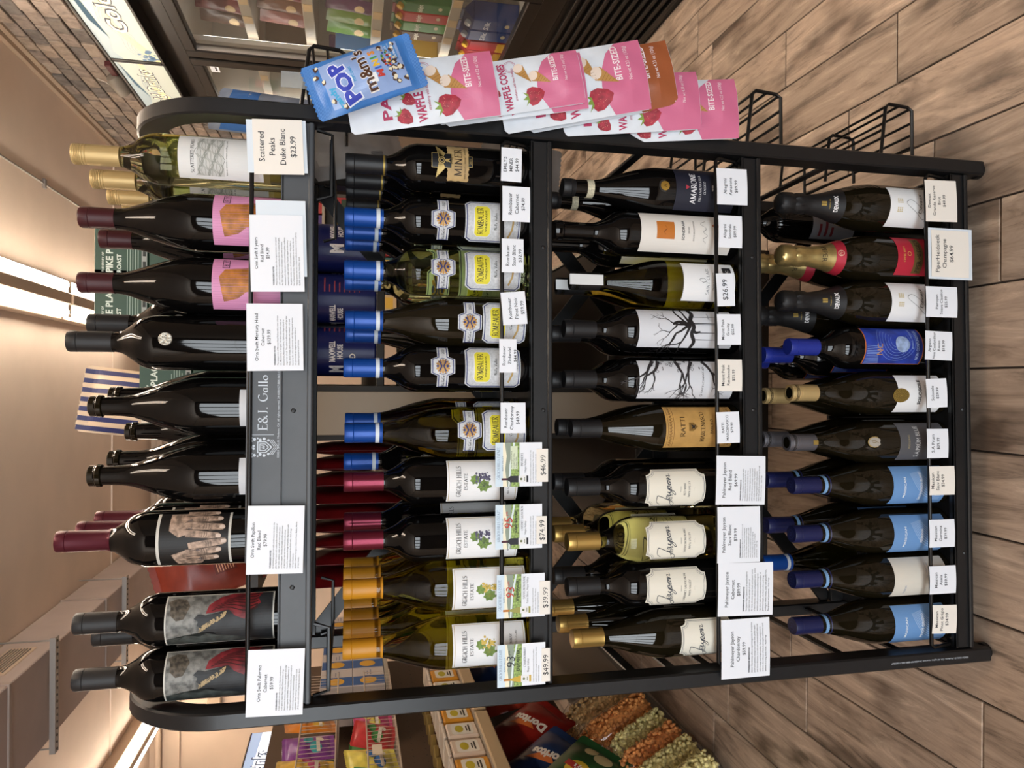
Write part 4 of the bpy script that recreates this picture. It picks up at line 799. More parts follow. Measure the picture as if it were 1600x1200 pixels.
# ================================================================== price cards on the guard rails
card_w = M('card_white', 'e9eef6', .6); card_c = M('card_cream', 'ece8e0', .6); ink_k = ink('2b2c33')
def card(px, lines, sizes, label, body=None, bold_first=False, mat=None, back=None, tilt=0., serif=False, y=-.0062, cat='price card', top=.12, bh=None, align='C'):
    "px = (ix0, ix1, iy0, iy1) measured on the photograph"
    ix0, ix1, iy0, iy1 = px; a = rk(ix0, iy1, y); b = rk(ix1, iy0, y); w = (b.x-a.x)*1000; h = (a.z-b.z)*1000; cx = (a.x+b.x)/2
    t = thing('price_card', label, cat, R(cx, y, b.z), YAW)
    t.rotation_euler = (random.uniform(-.02, .01), tilt, YAW)
    m_ = MB(); N = 8; V = []
    for i in range(N+1):                      # slightly bowed sheet, 0.4 mm thick
        x = -w/2000+w/1000*i/N; bow = .0012*math.sin(PI*i/N)
        V += [(x, -bow, 0), (x, -bow, h/1000), (x, -bow+.0004, 0), (x, -bow+.0004, h/1000)]
    F = []
    for i in range(N): k = i*4; F += [(k, k+4, k+5, k+1), (k+2, k+3, k+7, k+6), (k+1, k+5, k+7, k+3), (k, k+2, k+6, k+4)]
    F += [(0, 1, 3, 2), (N*4, N*4+2, N*4+3, N*4+1)]
    m_.add(V, F).build('paper', mat or card_w, t)
    fn = lambda x, y_, e: (x/1000, -.0012*math.sin(PI*(x+w/2)/w)-e/1000, y_/1000)
    if not body and max(sizes) <= 5: sizes = [s_*1.3 for s_ in sizes]; top *= .8
    d = D2(); yy = h*(1-top)
    for s, sz in zip(lines, sizes):
        yy -= sz; d.text(s, (0 if align == 'C' else -w*.4) if not isinstance(s, tuple) else 0, yy, sz, maxw=w*.92, serif=serif, bold=.006, align=align); yy -= sz*.75
    put('lettering', d.mesh('lettering', ink_k, fn, .25), t)
    if body:
        d = D2(); ps = bh or (yy-h*.06)/len(body); yy -= ps*.2
        for i, s in enumerate(body): d.text(s, -w*.42, yy-ps*(i+.5), ps*.50, align='L', maxw=w*.86, bold=.04 if i == 0 else .006)
        put('body_text', d.mesh('body_text', ink('3a3c45'), fn, .25), t)
    if back:                                   # a second sheet behind
        x0, x1, z0, z1 = back; MB().box(x0/1000, .001, z0/1000, x1/1000, .0014, z1/1000).build('backing_paper', M('card_blue_white', 'd9e4ee', .6), t)
    return t
W_ = "WINEMAKER'S NOTES"
card((385,475,1013,1124), ['Orin Swift Palermo','Cabernet','$59.99'], [4.9,4.9,4.9], 'large white card under the robe-label bottles, outer end of the top shelf', [W_,'A dark cardinal core with a ruby rim, Palermo stands poised','in the glass as classic Napa Valley Cabernet notes of ripe','blackcurrant, blueberry reduction, licorice, graphite and cedar','mingle together from within. A seamless, steadfast entry of','blueberry with more blackcurrant, blackberry and a touch of','dark chocolate lead into a layered and textured','mid-palate. Dusty, midrange tannins on the finish round','off the wine with a touch of lingering maraschino cherry.'], tilt=.03, top=.18)
card((385,475,790,900), ['Orin Swift Papillon','Red Blend','$79.99'], [4.9,4.9,4.9], 'large white card under the hands-label bottle', [W_,'An enchanting purple core with a violet-mauve rim sits in the','glass. Papillon opens with traditional Bordeaux aromatics of','ripe cassis, tobacco, cedar, as well as some exotic plum','and black pepper. Flooding the palate are the same notes','of dark fruits, ripe star anise, broad-shouldered and','framed by sweetness through the palate. Ripe tannins with','a bright close punctuate the finish with a dash of sage','and ripe blackberry.','BLEND: Cabernet Sauvignon, Cabernet Franc, Malbec, Merlot','& Petit Verdot'], tilt=.02, top=.07)
card((385,474,475,578), ['Orin Swift Mercury Head','Cabernet','$139.99'], [4.9,4.9,4.9], 'large white card under the coin bottle', [W_,'The opaque core of Mercury Head flashes with a neon crimson','rim. Meandering in the glass, the wine opens with notes of','blackcurrant, Absaroka cherry, California chaparral and an','elegant kiss of oak. The palate is effusive with hints of ripe blue','fruits, blood orange, dark chocolate and rhubarb - rich and','layered as the wine continues its soft, fully integrated tannins','are paired with an elegant and nuanced show of','blackberry preserve and licorice.'], tilt=-.02, top=.14)
card((390,475,337,453), ['Orin Swift 8 years','Red Blend','$54.99'], [4.6,4.6,4.6], 'large white card under the pink-label bottles', [W_,'What first catches the eye is the compact maroon core paired','with a vivid fuchsia as it approaches the rim. Coating the glass,','the 2021 Eight Years in the Desert opens with aromatics','reminiscent of a black plum and boysenberry galette, mulberry,','peppercorn, cedar and musk. Taut yet supple on the entry,','the palate exudes notes of wild strawberry, crispy plum, a','hint of fennel and clove. Pleasing texture on the finish, the soft','framing tannins lead into a close of milk chocolate-covered raspberry.','BLEND: Zinfandel, Petite Sirah, Syrah'], tilt=-.03, top=.08, back=(-34,78,-4,66))
card((395,474,188,268), ['Scattered','Peaks','Duke Blanc','$23.99'], [8.5,8.5,8.5,8.5], 'cream card with large print on a pale blue sheet, end of the top shelf', mat=card_c, tilt=-.05, top=.1, back=(-38,40,-5,79))
card((783,815,233,283), ["EMILY'S",'MINER','$44.99'], [5.4,5.4,5.8], 'white card under the winged-emblem bottle on the second shelf', tilt=.02, top=.1)
card((785,828,293,345), ['Rombauer','Cabernet','$74.99'], [4.6,4.6,4.2], 'white card beneath the blue-capped bottles beside the winged-emblem bottle', top=.26)
card((784,818,374,425), ['Rombauer','Sauv Blanc','$32.99'], [4.4,4.4,4.2], 'white card under the pale green see-through bottle', top=.22)
card((784,822,455,505), ['Rombauer','Pinot Noir','$59.99'], [4.4,4.4,4.4], 'tilted white card under the dark sloping blue-capped bottle', top=.3, tilt=-.09)
card((780,807,530,582), ['Rombauer','Zinfandel','$44.99'], [4,4,4], 'small white card under the lone straight blue-capped bottle', top=.2)
card((782,821,629,677), ['Rombauer','Chardonnay','$49.99'], [4.2,4.2,4.2], 'white card under the golden blue-capped bottle', top=.16)
def vineyard(px, ppx, score, scol, who, title, sub, body, price, bcol, ccol, burg, label):
    ix0, ix1, iy0, iy1 = px; y = -.0064; a = rk(ix0, iy1, y); b = rk(ix1, iy0, y); w = (b.x-a.x)*1000; h = (a.z-b.z)*1000
    t = thing('shelf_talker', label, 'shelf card', R((a.x+b.x)/2, y, b.z), YAW)
    pa = MB().box(-w/2000, 0, 0, w/2000, .0004, h/1000).build('paper', card_w, t)
    def sub_(n, d, c, e): put(n, d.mesh(n, ink(c) if isinstance(c, str) else c, flat, e), pa)
    sub_('picture_sky', panel(-w/2, h*.82, w/2, h), 'cfe2f0', .15); sub_('picture_sky', panel(-w/2, h*.74, w/2, h*.84), 'f0ead0', .16)
    sub_('picture_hills', D2().poly([(-w/2,h*.62),(w/2,h*.66),(w/2,h*.8),(w*.2,h*.76),(-w*.1,h*.79),(-w/2,h*.75)]), '8d9a8c', .2)
    sub_('picture_field', panel(-w/2, h*.49, w/2, h*.66), M('art_field', '8aa35c', .6, noise=.5, nscale=300), .25)
    sub_('picture_path', D2().poly([(-w/2,h*.7),(0,h*.66),(w/2,h*.58),(w/2,h*.62),(0,h*.7),(-w/2,h*.73)]), 'd6e4e6', .3)
    bx = -w*.33; g = D2()
    if burg: g.poly([(bx-1.4,h*.86),(bx+1.4,h*.86),(bx+1.6,h*.72),(bx+5,h*.54),(bx+5,h*.3),(bx-5,h*.3),(bx-5,h*.54),(bx-1.6,h*.72)])
    else: g.poly([(bx-1.4,h*.86),(bx+1.4,h*.86),(bx+1.5,h*.74),(bx+5,h*.68),(bx+5,h*.3),(bx-5,h*.3),(bx-5,h*.68),(bx-1.5,h*.74)])
    sub_('picture_bottle', g, bcol, .35); sub_('picture_capsule', D2().rect(bx-1.6, h*.74, bx+1.6, h*.87), ccol, .4); sub_('picture_label', D2().rect(bx-5.1, h*.34, bx+5.1, h*.51), 'e6e8ea', .4); sub_('picture_label_mark', D2().ell(bx, h*.45, 2, n=8).rect(bx-3, h*.37, bx+3, h*.385), '6b7550', .45)
    d = D2().text('GRGICH HILLS ESTATE', 2, h*.905, 4.4, w=w*.72, serif=True).text('NAPA VALLEY', 2, h*.83, 2.8, w=w*.34, serif=True); sub_('lettering', d, '6f86a0', .45)
    if score: sub_('score', D2().text(score, w*.08, h*.64, 13.5, serif=False, slant=.1).text('pts', w*.30, h*.74, 4), scol, .5); sub_('lettering', D2().text(who, w*.12, h*.545, 4, w=w*.5, bold=.03), '2f3a2c', .5)
    else: sub_('note_box', panel(-w*.1, h*.53, w*.42, h*.68), 'd3dfc4', .5); sub_('lettering', D2().lines(['This exceptional wine','is made from vines','at Napa Valley'], -w*.08, h*.645, 2.2, 3.6), '4d5a44', .55)
    d = D2().text(title, -w*.18, h*.41, 3.6, align='L', maxw=w*.64, serif=True).text(sub, -w*.18, h*.345, 3.2, align='L', maxw=w*.6, serif=False)
    d.lines(body, -w*.42, h*.24, 1.9, h*.055, maxw=w*.84); sub_('body_text', d, '55585f', .3)
    c = rk(ppx[0], ppx[3], y); e = rk(ppx[1], ppx[2], y); lx, lz = (c.x+e.x)/2-(a.x+b.x)/2, e.z-b.z; pw, ph = (e.x-c.x)/2, c.z-e.z
    pc = MB().box(lx-pw, -.0012, lz, lx+pw, -.0008, lz+ph).build('price_slip', card_c, t)
    put('lettering', D2().text(price, lx*1000, lz*1000+ph*1000*.22, 8.6, maxw=pw*1700).mesh('lettering', ink_k, lambda x, y_, e_: (x/1000, -.0012-e_/1000, y_/1000), .3), pc)
vineyard((774,847,691,761), (838,856,701,753), None, '', '', '2020 ZINFANDEL', 'Napa Valley', ['Aromas of cinnamon, raspberry and cherry cola','are enhanced by baking spices. This bold wine','has a rich and elegant tannin structure that','gives it a lingering, silky finish'], '$46.99', '23242c', '4a2030', False, 'picture card of a vineyard without a score, priced in the forties')
vineyard((774,847,787,859), (838,854,806,850), '95', 'c0342c', 'Decanter', '2021 CABERNET SAUVIGNON', 'Napa Valley', ['Classic aromas of cassis, cedar and leather','notes over ripe plum; a structured, refined','wine with great length and balance','that will age for decades'], '$74.99', '23242c', '4a2030', False, 'vineyard picture card with a red 95 score')
vineyard((776,851,895,967), (843,859,907,960), '93', 'c0342c', 'VINEPAIR', '2023 SAUVIGNON BLANC', 'Fumé Blanc, Napa Valley', ['A lively wine of grapefruit and lemon','zest with a citrus finish. This vibrant','wine brings tropical fruit notes'], '$39.99', '9c9a52', 'b9762a', True, 'vineyard picture card with a red 93 score beside the red 95 one')
vineyard((777,852,1003,1075), (846,859,1012,1065), '93', '33363c', 'DECANTER', '2022 CHARDONNAY', 'Napa Valley', ['Lively citrus blossom notes on the nose, yellow','peach, lemon curd, mango fruit and a flinty, vibrant','minerality on the palate'], '$49.99', 'c9a83c', 'b9762a', True, 'vineyard picture card with a dark grey 93 score, outer end of the shelf')
card((1120,1167,265,318), ['Allegrini','Amarone','$89.99'], [4.4,4.4,4.4], 'white card under the navy-label bottle', top=.26, tilt=-.02)
card((1123,1159,338,386), ['Allegrini','Sondraia','$89.99'], [4,4,4], 'white card under the bottle with the orange square seal', top=.24)
card((1120,1147,427,477), ['$26.99'], [9.5], 'narrow card with one large price under the white-tag bottle', top=.3, tilt=-.05)
card((1121,1157,491,538), ['Mount Peak','Gravity','$55.99'], [4,4,3.8], 'white card under the dripping-tree label', top=.2, tilt=-.02)
card((1122,1159,562,611), ['Mount Peak','Rattlesnake','$55.99'], [5.4,5.4,5.2], 'cream card under the tangled-branches label', mat=card_c, top=.14)
card((1120,1155,643,692), ['RATTI','MARCENASCO','$79.99'], [3.6,3.6,3.6], 'white card under the ochre parchment label', top=.24, tilt=-.03)
JI = 'WINEMAKER IMPRESSIONS'
card((1119,1195,713,791), ['Pahlmeyer Jayson','Red Blend','$69.99'], [6.1,6.1,5.8], 'large white card under the script-label bottle nearest the ochre label', [JI,'The Jayson Red Blend is rich and earthy, with','an intense garnet hue that sets on the nose.','Expressive aromas of crushed black cherry,','mushroom, and leather lead to a rich, focused','palate of black cherry and baked currant laced','with vanilla and toasty spice. The mid-palate is','plush, filling and grand with coating tannins','before that guide the extended finish long through','a lush, persistent finish. - Katie Vogt'], tilt=.03, top=.12)
card((1121,1187,791,881), ['Pahlmeyer Jayson','Sauv Blanc','$39.99'], [6.1,6.1,5.8], 'large white card under the straw-yellow bottle on the third shelf', [JI,'The Jayson Sauvignon Blanc opens with freshness and','vibrancy. Floral white blossom and honeysuckle,','ripe citrus of Meyer lemon and pear fruit lifting','notes of passion fruit and grapefruit give a clean','texture, the wine is bright with a rich mid-palate','before the medium body carries lingering','mouthfeel. Refreshing, with a long and','graceful finish. - Katie Vogt'], tilt=.01, top=.1)
card((1123,1207,878,966), ['Pahlmeyer Jayson','Cabernet','$89.99'], [6.1,6.1,5.8], 'large white card under the script-label bottle between gold-capped rows', [JI,'The Jayson Napa Cabernet is of ripe blackberry','and dark fruit, rich and full of cassis on','the nose, the wine carries fresh and layered notes','of dark cherries, tobacco, and graphite spice. Velvet','tannins and a structured mouthfeel bring out','ripe plum, dark chocolate and black pepper, of','generous length, the finish is firm and long,','ending on sweet mocha, cedar with graceful fruit,','fine-grained and persistent. - Katie Vogt'], tilt=.02, top=.12, y=-.0075)
card((1127,1202,964,1062), ['Pahlmeyer Jayson','Chardonnay','$59.99'], [6.1,6.1,5.8], 'large white card at the outer end of the third shelf', [JI,'Jayson Chardonnay offers a captivating aroma of nectarine,','peach and jasmine, mango and vanilla with golden apple','and citrus blossom, it is rich and concentrated, balanced','with a tangy and bright acidity. Full and sumptuous in','texture, the richness of baked pineapple and lemon curd','extends in a long, lavish finish. - Katie Vogt'], tilt=.0, top=.18)
card((1446,1494,283,344), ['Devaux','Grande Reserve','Brut','$49.99'], [6,6,6,6], 'cream card under the outermost black-foiled champagne', mat=card_c, top=.06, tilt=-.03)
card((1456,1513,362,432), ['PiperHeidsieck','Champagne','$64.99'], [8.2,8.2,8.2], 'cream card with large print under the gold-foiled champagne', mat=card_c, top=.1, back=(-46,46,-8,84))
card((1447,1495,449,495), ['Pieropan','Soave Classico','$25.99'], [4.2,4.2,4.2], 'white card under the inner black-foiled champagne', top=.36)
card((1446,1487,519,563), ['Argiano','Non Confunditur','Rosso','$18.99'], [4.2,4.2,4.2,4.2], 'white card under the blue moon label', top=.12, tilt=.03)
card((1448,1479,591,636), ['Solosole','$29.99'], [4.4,4.2], 'small white card under the brass-medallion bottle', top=.26, tilt=-.04)
card((1449,1481,670,716), ['S.A Prum','$29.99'], [4.8,4.4], 'small white card under the slate-label bottle', top=.24)
card((1453,1491,728,774), ['Massican','Sauv Blanc','$34.99'], [6,6,6], 'cream card with large print beside the slate-label bottle card', mat=card_c, top=.05)
card((1453,1491,811,856), ['Massican','Germina','$39.99'], [4.4,4.4,4.2], 'white card under the light blue label next to the off-white label', top=.22)
card((1453,1493,883,929), ['Massican','Annia','$39.99'], [4.4,4.4,4.4], 'white card under the off-white label on the bottom shelf', top=.22)
card((1457,1494,945,992), ['Massican','Pinot Grigio','$34.99'], [6,6,6], 'cream card at the outer end of the bottom shelf', mat=card_c, top=.1, tilt=.04)

# ================================================================== wire baskets and snack bags on the side of the rack
for i, (zt, lab) in enumerate(((1.212, 'black wire basket beside the top shelf holding the blue bag'), (.845, 'black wire basket half hidden behind the pink and white bags'), (.470, 'black wire basket just below the lowest pink bag'), (.203, 'black wire basket nearest the floor'))):
    t = thing('wire_basket', lab, 'wire basket', R(HW, 0, zt-.055), YAW, 'wire baskets hooked on the rack side')
    for y in (.02, .18, .345):
        MB().tube([(.002, y, .066), (.090, y, .055), (.097, y, .048), (.094, y, .010), (.088, y, 0), (.002, y, 0)], .0032, 7).build('end_frame', m_wire, t, .8)
    for x, z in ((.094, .05), (.094, .028), (.091, .004), (.066, 0), (.044, 0), (.022, 0), (.05, .06)):
        MB().tube([(x, .02, z), (x, .345, z)], .0024, 6).build('wire', m_wire, t, .8)
bag_white = M('pouch_white', 'd9e1ea', .38, noise=.05, nscale=30, bump=.15); bag_pink = M('pouch_pink', 'cf6f93', .38); bag_brown = M('pouch_brown', '9c5733', .38)
def pouch_fn(w, h, T, seed, pillow=False):
    r = random.Random(seed); ph = [r.uniform(0, 6) for _ in range(6)]
    def f(x, z):                      # front bulge (m) at x, z in m
        u = max(-1, min(1, 2*x/w)); v = max(0, min(1, z/h))
        if pillow: p = max(0, min(1, min(v-.1, .93-v)/.25))**.6
        else: p = (max(0, 1-v/.93)**.75)*(.55+.45*min(1, v/.12))
        b = T*max(0, 1-abs(u)**2.4)*p
        wr = (.0011*math.sin(14*v+4*u+ph[0])+.0008*math.sin(21*v-5*u+ph[1])+.0005*math.sin(7*u+9*v+ph[2]))*(1-abs(u)**4)*(.3+.7*p)
        return b+wr
    return f
def pouch(t, name, w, h, T, mat, f, zig=False):
    nx, nz = 24, 48; V = []; F = []
    for side in (-1, 1):
        for j in range(nz+1):
            for i in range(nx+1):
                x = -w/2+w*i/nx; z = h*j/nz
                if zig and j in (0, nz): z += (.0012 if i % 2 else -.0012)
                c = 1-.10*(min(z, h-z) < h*.02 and abs(x) > w*.45)
                V.append((x*c, side*(f(x, z)+.0003) if side < 0 else f(x, z)*.6+.0003, z))
    n1 = (nx+1)*(nz+1)
    for s in (0, 1):
        for j in range(nz):
            for i in range(nx):
                a = s*n1+j*(nx+1)+i; q = (a, a+1, a+nx+2, a+nx+1); F.append(q if s == 0 else q[::-1])
    for j in range(nz):
        for i in (0, nx): a = j*(nx+1)+i; b = a+nx+1; F.append((a, b, b+n1, a+n1))
    for i in range(nx):
        for j in (0, nz): a = j*(nx+1)+i; F.append((a, a+1, a+1+n1, a+n1))
    return MB().add(V, F).build(name, mat, t, .9)
def on_bag(f): return lambda x, y, e: (x/1000, -(f(x/1000, y/1000)+.0003+e/1000), y/1000)
def place_bag(bl, br, tl, y, name, label, pitch, group=None):
    "bottom-left, bottom-right and top-left corners measured on the photograph (upright sense)"
    a, b, c = rk(*bl, y), rk(*br, y), rk(*tl, y)
    w = (b-a).length; ax = c-a; h = ax.length; tilt = math.atan2(ax.x, ax.z)
    m = (a+b)/2; t = thing(name, label, 'snack bag', R(m.x, y, m.z), YAW, group)
    t.rotation_euler = (Matrix.Rotation(YAW, 3, 'Z') @ Matrix.Rotation(tilt, 3, 'Y') @ Matrix.Rotation(pitch, 3, 'X')).to_euler()
    return t, w, h
def waffle_bag(bl, br, tl, y, label, seed, pan=None, w=None):
    t, w0, h = place_bag(bl, br, tl, y, 'waffle_cone_bag', label, -.10, 'pink and white snack pouches'); w = w or w0
    T = .013; f = pouch_fn(w, h, T, seed); p = pouch(t, 'pouch', w, h, T, bag_white, f); fn = on_bag(f); W = w*1000; H = h*1000
    def d(n, q, m_, e): put(n, q.mesh(n, m_, fn, e+.35, step=4, stepy=5, clip=(-W/2+.4, .6, W/2-.4, H-.6)), p)
    cu = [(-W/2, 0), (W/2, 0), (W/2, H*.17), (W*.35, H*.25), (W*.12, H*.30), (-W*.1, H*.315), (-W*.3, H*.30), (-W/2, H*.25)]
    d('pink_panel', D2().poly(cu), pan or bag_pink, .25)
    sd = D2()
    for cx, cy, r, ro in ((-W*.26, H*.345, W*.17, .2), (-W*.34, H*.64, W*.12, -.7), (-W*.10, H*.60, W*.10, -.6)):
        q = [(0,-1.25),(.5,-.9),(.9,-.1),(.85,.5),(.4,.8),(0,.7),(-.4,.8),(-.85,.5),(-.9,-.1),(-.5,-.9)]
        sb = D2().poly([(cx+(a*math.cos(ro)-b*math.sin(ro))*r, cy+(a*math.sin(ro)+b*math.cos(ro))*r) for a, b in q])
        lf = D2().poly([(cx+(a*math.cos(ro)-b*math.sin(ro))*r, cy+(a*math.sin(ro)+b*math.cos(ro))*r) for a, b in [(-.7,1.1),(-.2,.75),(0,1.25),(.2,.75),(.7,1.1),(.35,.6),(-.35,.6)]])
        for k_ in range(14): a, b = random.uniform(-.6, .6), random.uniform(-.8, .5); sd.ell(cx+a*r, cy+b*r, .5, n=5)
        d('strawberry', sb, M('art_strawberry', 'a3283a', .5, noise=.25, nscale=120), .5); d('strawberry_leaf', lf, ink('7f9a3c'), .6)
    d('seeds', sd, ink('d98a78'), .65)
    hh = D2()
    for cx, cy, r, ro in ((W*.05, H*.30, W*.13, -.5), (W*.20, H*.40, W*.13, -1.0)):
        rot = lambda a, b: (cx+(a*math.cos(ro)-b*math.sin(ro))*r, cy+(a*math.sin(ro)+b*math.cos(ro))*r)
        co = D2().poly([rot(*q) for q in [(-.8,.6),(0,-2.0),(.8,.6),(.5,.9),(-.5,.9)]]); ci = D2().poly([rot(.72*math.cos(i*.5236), .75+.62*math.sin(i*.5236)) for i in range(12)])
        for k_ in range(5): hh.line([rot(-.6+.14*k_, -.1-.35*k_), rot(.6-.14*k_, -.3-.35*k_)], .5)
        d('cone', co, ink('b98a4c'), .75); d('cone_filling', ci, ink('e6d6c8'), .9)
    d('cone_ridges', hh, ink('8a5f2c'), .9)
    d('lettering', D2().text('BITE-SIZED', W*.2, H*.17, W*.10, w=W*.5, bold=.02).text('Net wt 4.23 oz (120g)', W*.18, H*.105, W*.055, w=W*.5), ink('f1e6ea'), .5)
    d('lettering', D2().text('WAFFLE CONES', -W*.02, H*.50, W*.14, w=W*.86, bold=.035, rot=.06).text('strawberry with three fruit bits', W*.0, H*.455, W*.05, w=W*.6).text('PART', 0, H*.72, W*.14, w=W*.72, bold=.03), ink('b3375f'), .5)
    ri = D2().ring(W*.33, H*.47, W*.11, W*.11, .8).ring(W*.33, H*.47, W*.085, W*.085, .5); d('stamp', ri, ink('c08aa0'), .6)
waffle_bag((1161, 212), (1140, 128), (935, 212), -.016, 'lowest pink and white waffle-cone bag of the cascade', 1, w=.100)
waffle_bag((1095, 202), (1087, 112), (862, 206), -.022, 'pink and white waffle-cone bag just below the brown one', 2)
waffle_bag((1062, 166), (1038, 63), (835, 200), -.028, 'waffle-cone bag with a brown lower panel', 3, bag_brown)
waffle_bag((1014, 171), (1001, 62), (789, 202), -.035, 'pink and white waffle-cone bag in front of the brown-panel one', 4)
waffle_bag((921, 170), (905, 82), (700, 190), -.037, 'pink and white waffle-cone bag tucked behind its twin, mid cascade', 8)
waffle_bag((916, 161), (899, 78), (688, 187), -.044, 'pink and white waffle-cone bag second from the blue bag', 5)
waffle_bag((777, 167), (772, 93), (542, 189), -.050, 'pink and white waffle-cone bag directly beneath the blue bag', 6, w=.098)
t, w, h = place_bag((673, 132), (634, 52), (503, 184), -.074, 'popcorn_bag', 'blue crimped bag of candy popcorn hanging at the top of the side basket', -.10)
f = pouch_fn(w, h, .016, 11, True); p = pouch(t, 'pouch', w, h, .016, M('bag_blue', '3f79c0', .3, noise=.12, nscale=25, bump=.2), f, zig=True); fn = on_bag(f); W, H = w*1000, h*1000
def d_(n, q, m_, e): put(n, q.mesh(n, m_, fn, e+.35, step=4, stepy=4, clip=(-W/2+.4, 1, W/2-.4, H-1)), p)
d_('pale_panel', D2().poly([(-W*.42, H*.14), (W*.42, H*.14), (W*.40, H*.85), (-W*.40, H*.85)]), M('bag_light_blue', '8fa9d8', .3), .2)  # lighter blue panel on the bag front
cr = D2()
for i in range(9): cr.rect(-W/2, H*.885+i*H*.0115, W/2, H*.885+i*H*.0115+.45)
for i in range(5): cr.rect(-W/2, H*.015+i*H*.011, W/2, H*.015+i*H*.011+.4)
d_('crimp_lines', cr, ink('6f9fd8'), .3)
d_('lettering', D2().text('candy', -W*.22, H*.77, W*.10, w=W*.40, bold=.05, rot=.3), ink('3aa0cf'), .5)
d_('lettering', D2().text('POP', W*.0, H*.625, W*.27, w=W*.80, bold=.09, rot=.22), ink('dfe6f4'), .5)
d_('lettering', D2().text('POP', W*.0, H*.63, W*.26, w=W*.76, bold=.05, rot=.22), ink('2f3fb0'), .7)
d_('lettering', D2().text('POPCORN', W*.05, H*.585, W*.05, w=W*.26, bold=.03, rot=.1), ink('2f8ec0'), .6)
d_('lettering', D2().text("m&m's", W*.06, H*.44, W*.22, w=W*.82, bold=.05, serif=False, rot=.06), ink('ece6e0'), .6)
d_('lettering', D2().text("m&m's", W*.06, H*.44, W*.22, w=W*.78, bold=.025, rot=.06), ink('4a2c1c'), .8)
for i, (ch, c) in enumerate(zip('MINIS', ('c23a30', '2f5fc0', 'd9b02c', '3f8f3c', 'd98a2c'))): d_('lettering', D2().text(ch, W*(-.1+.1*i), H*.335+i*.8, W*.12, bold=.05), ink(c), .7)
d_('banner', D2().rect(W*.08, H*.165, W*.42, H*.215).rect(W*.12, H*.225, W*.42, H*.262), ink('4f8fd0'), .45); d_('lettering', D2().text('REAL MINIS CANDY', W*.25, H*.178, W*.045, w=W*.3, bold=.02).text('MADE WITH', W*.27, H*.235, W*.045, w=W*.2), ink('e6eefa'), .6)
pc1, pc2, pc3 = D2(), D2(), D2()
for i in range(26):
    x, y = random.uniform(-W*.42, W*.42), random.choice([random.uniform(H*.15, H*.30), random.uniform(H*.5, H*.9)])
    if abs(x) < W*.28 and .55 < y/H < .8: continue
    for q, r in ((pc1, 4.2), (pc2, 2.6)):
        x2, y2 = x+random.uniform(-1.5, 1.5), y+random.uniform(-1.5, 1.5); q.poly([(x2+r*random.uniform(.6, 1.2)*math.cos(a*.9), y2+r*random.uniform(.6, 1.2)*math.sin(a*.9)) for a in range(7)])
d_('popcorn_print', pc1, ink('4a3226'), .45); d_('popcorn_print', pc2, ink('e6dcc0'), .6)
for c in ('b3302c', '3f7f3c', '3050a0', 'c9a02c'):
    q = D2()
    for i in range(5): q.ell(W*random.uniform(-.02, .32), H*random.uniform(.24, .31), 1.7, n=9)
    d_('candy_print', q, ink(c), .75)
put('price_sticker', panel(-W*.22, H*.40, -W*.06, H*.46).mesh('price_sticker', ink('e8ecf0'), fn, .9, step=5, stepy=5), p)
# clip strip the bags hang from
cs = thing('clip_strip', 'clear plastic clip strip behind the hanging snack bags', 'clip strip', R(.487, -.010, .55), YAW)
MB().box(-.012, .001, -.02, .012, .002, .70).build('strip', M('clear_plastic', 'dfe4e6', .2, trans=.8, ior=1.2), cs)
for z in (.05, .12, .19, .27, .36, .50, .66): MB().tube([(0, .001, z), (0, -.004, z+.008), (0, -.005, z-.004)], .0012, 6).build('metal_clip', m_steel, cs)
# bags lying in the baskets behind the post
for (x, y, z, rot, lab, c, seed) in ((.505, .20, 1.21, (0, .10, .6), 'grey and blue snack bag standing in the top basket behind the post', '8d97a8', 21), (.500, .26, 1.06, (.1, -.25, .2), 'grey foil bag leaning at the back corner below the top shelf', '8f8b88', 22), (.470, .32, .73, (.1, .1, .1), 'grey foil bag with barcode behind the navy-label bottles', '8b8886', 23)):
    t = thing('foil_bag', lab, 'snack bag', R(x, y, z), 0); t.rotation_euler = (rot[0], rot[1], YAW+rot[2])
    f = pouch_fn(.12, .17, .014, seed, True); p = pouch(t, 'pouch', .12, .17, .014, M('foil_'+c, c, .35, noise=.1, nscale=20, bump=.2), f, zig=True)
    q = D2()
    for i in range(14): q.rect(-40+i*1.5, 40, -39.3+i*1.5, 62)
    put('barcode', q.mesh('barcode', ink('3a3a3c'), on_bag(f), .4, stepy=8), p)
    if seed == 21: put('blue_panel', panel(-58, 100, 58, 150).mesh('blue_panel', ink('3f6fb0'), on_bag(f), .3, step=8, stepy=8), p)

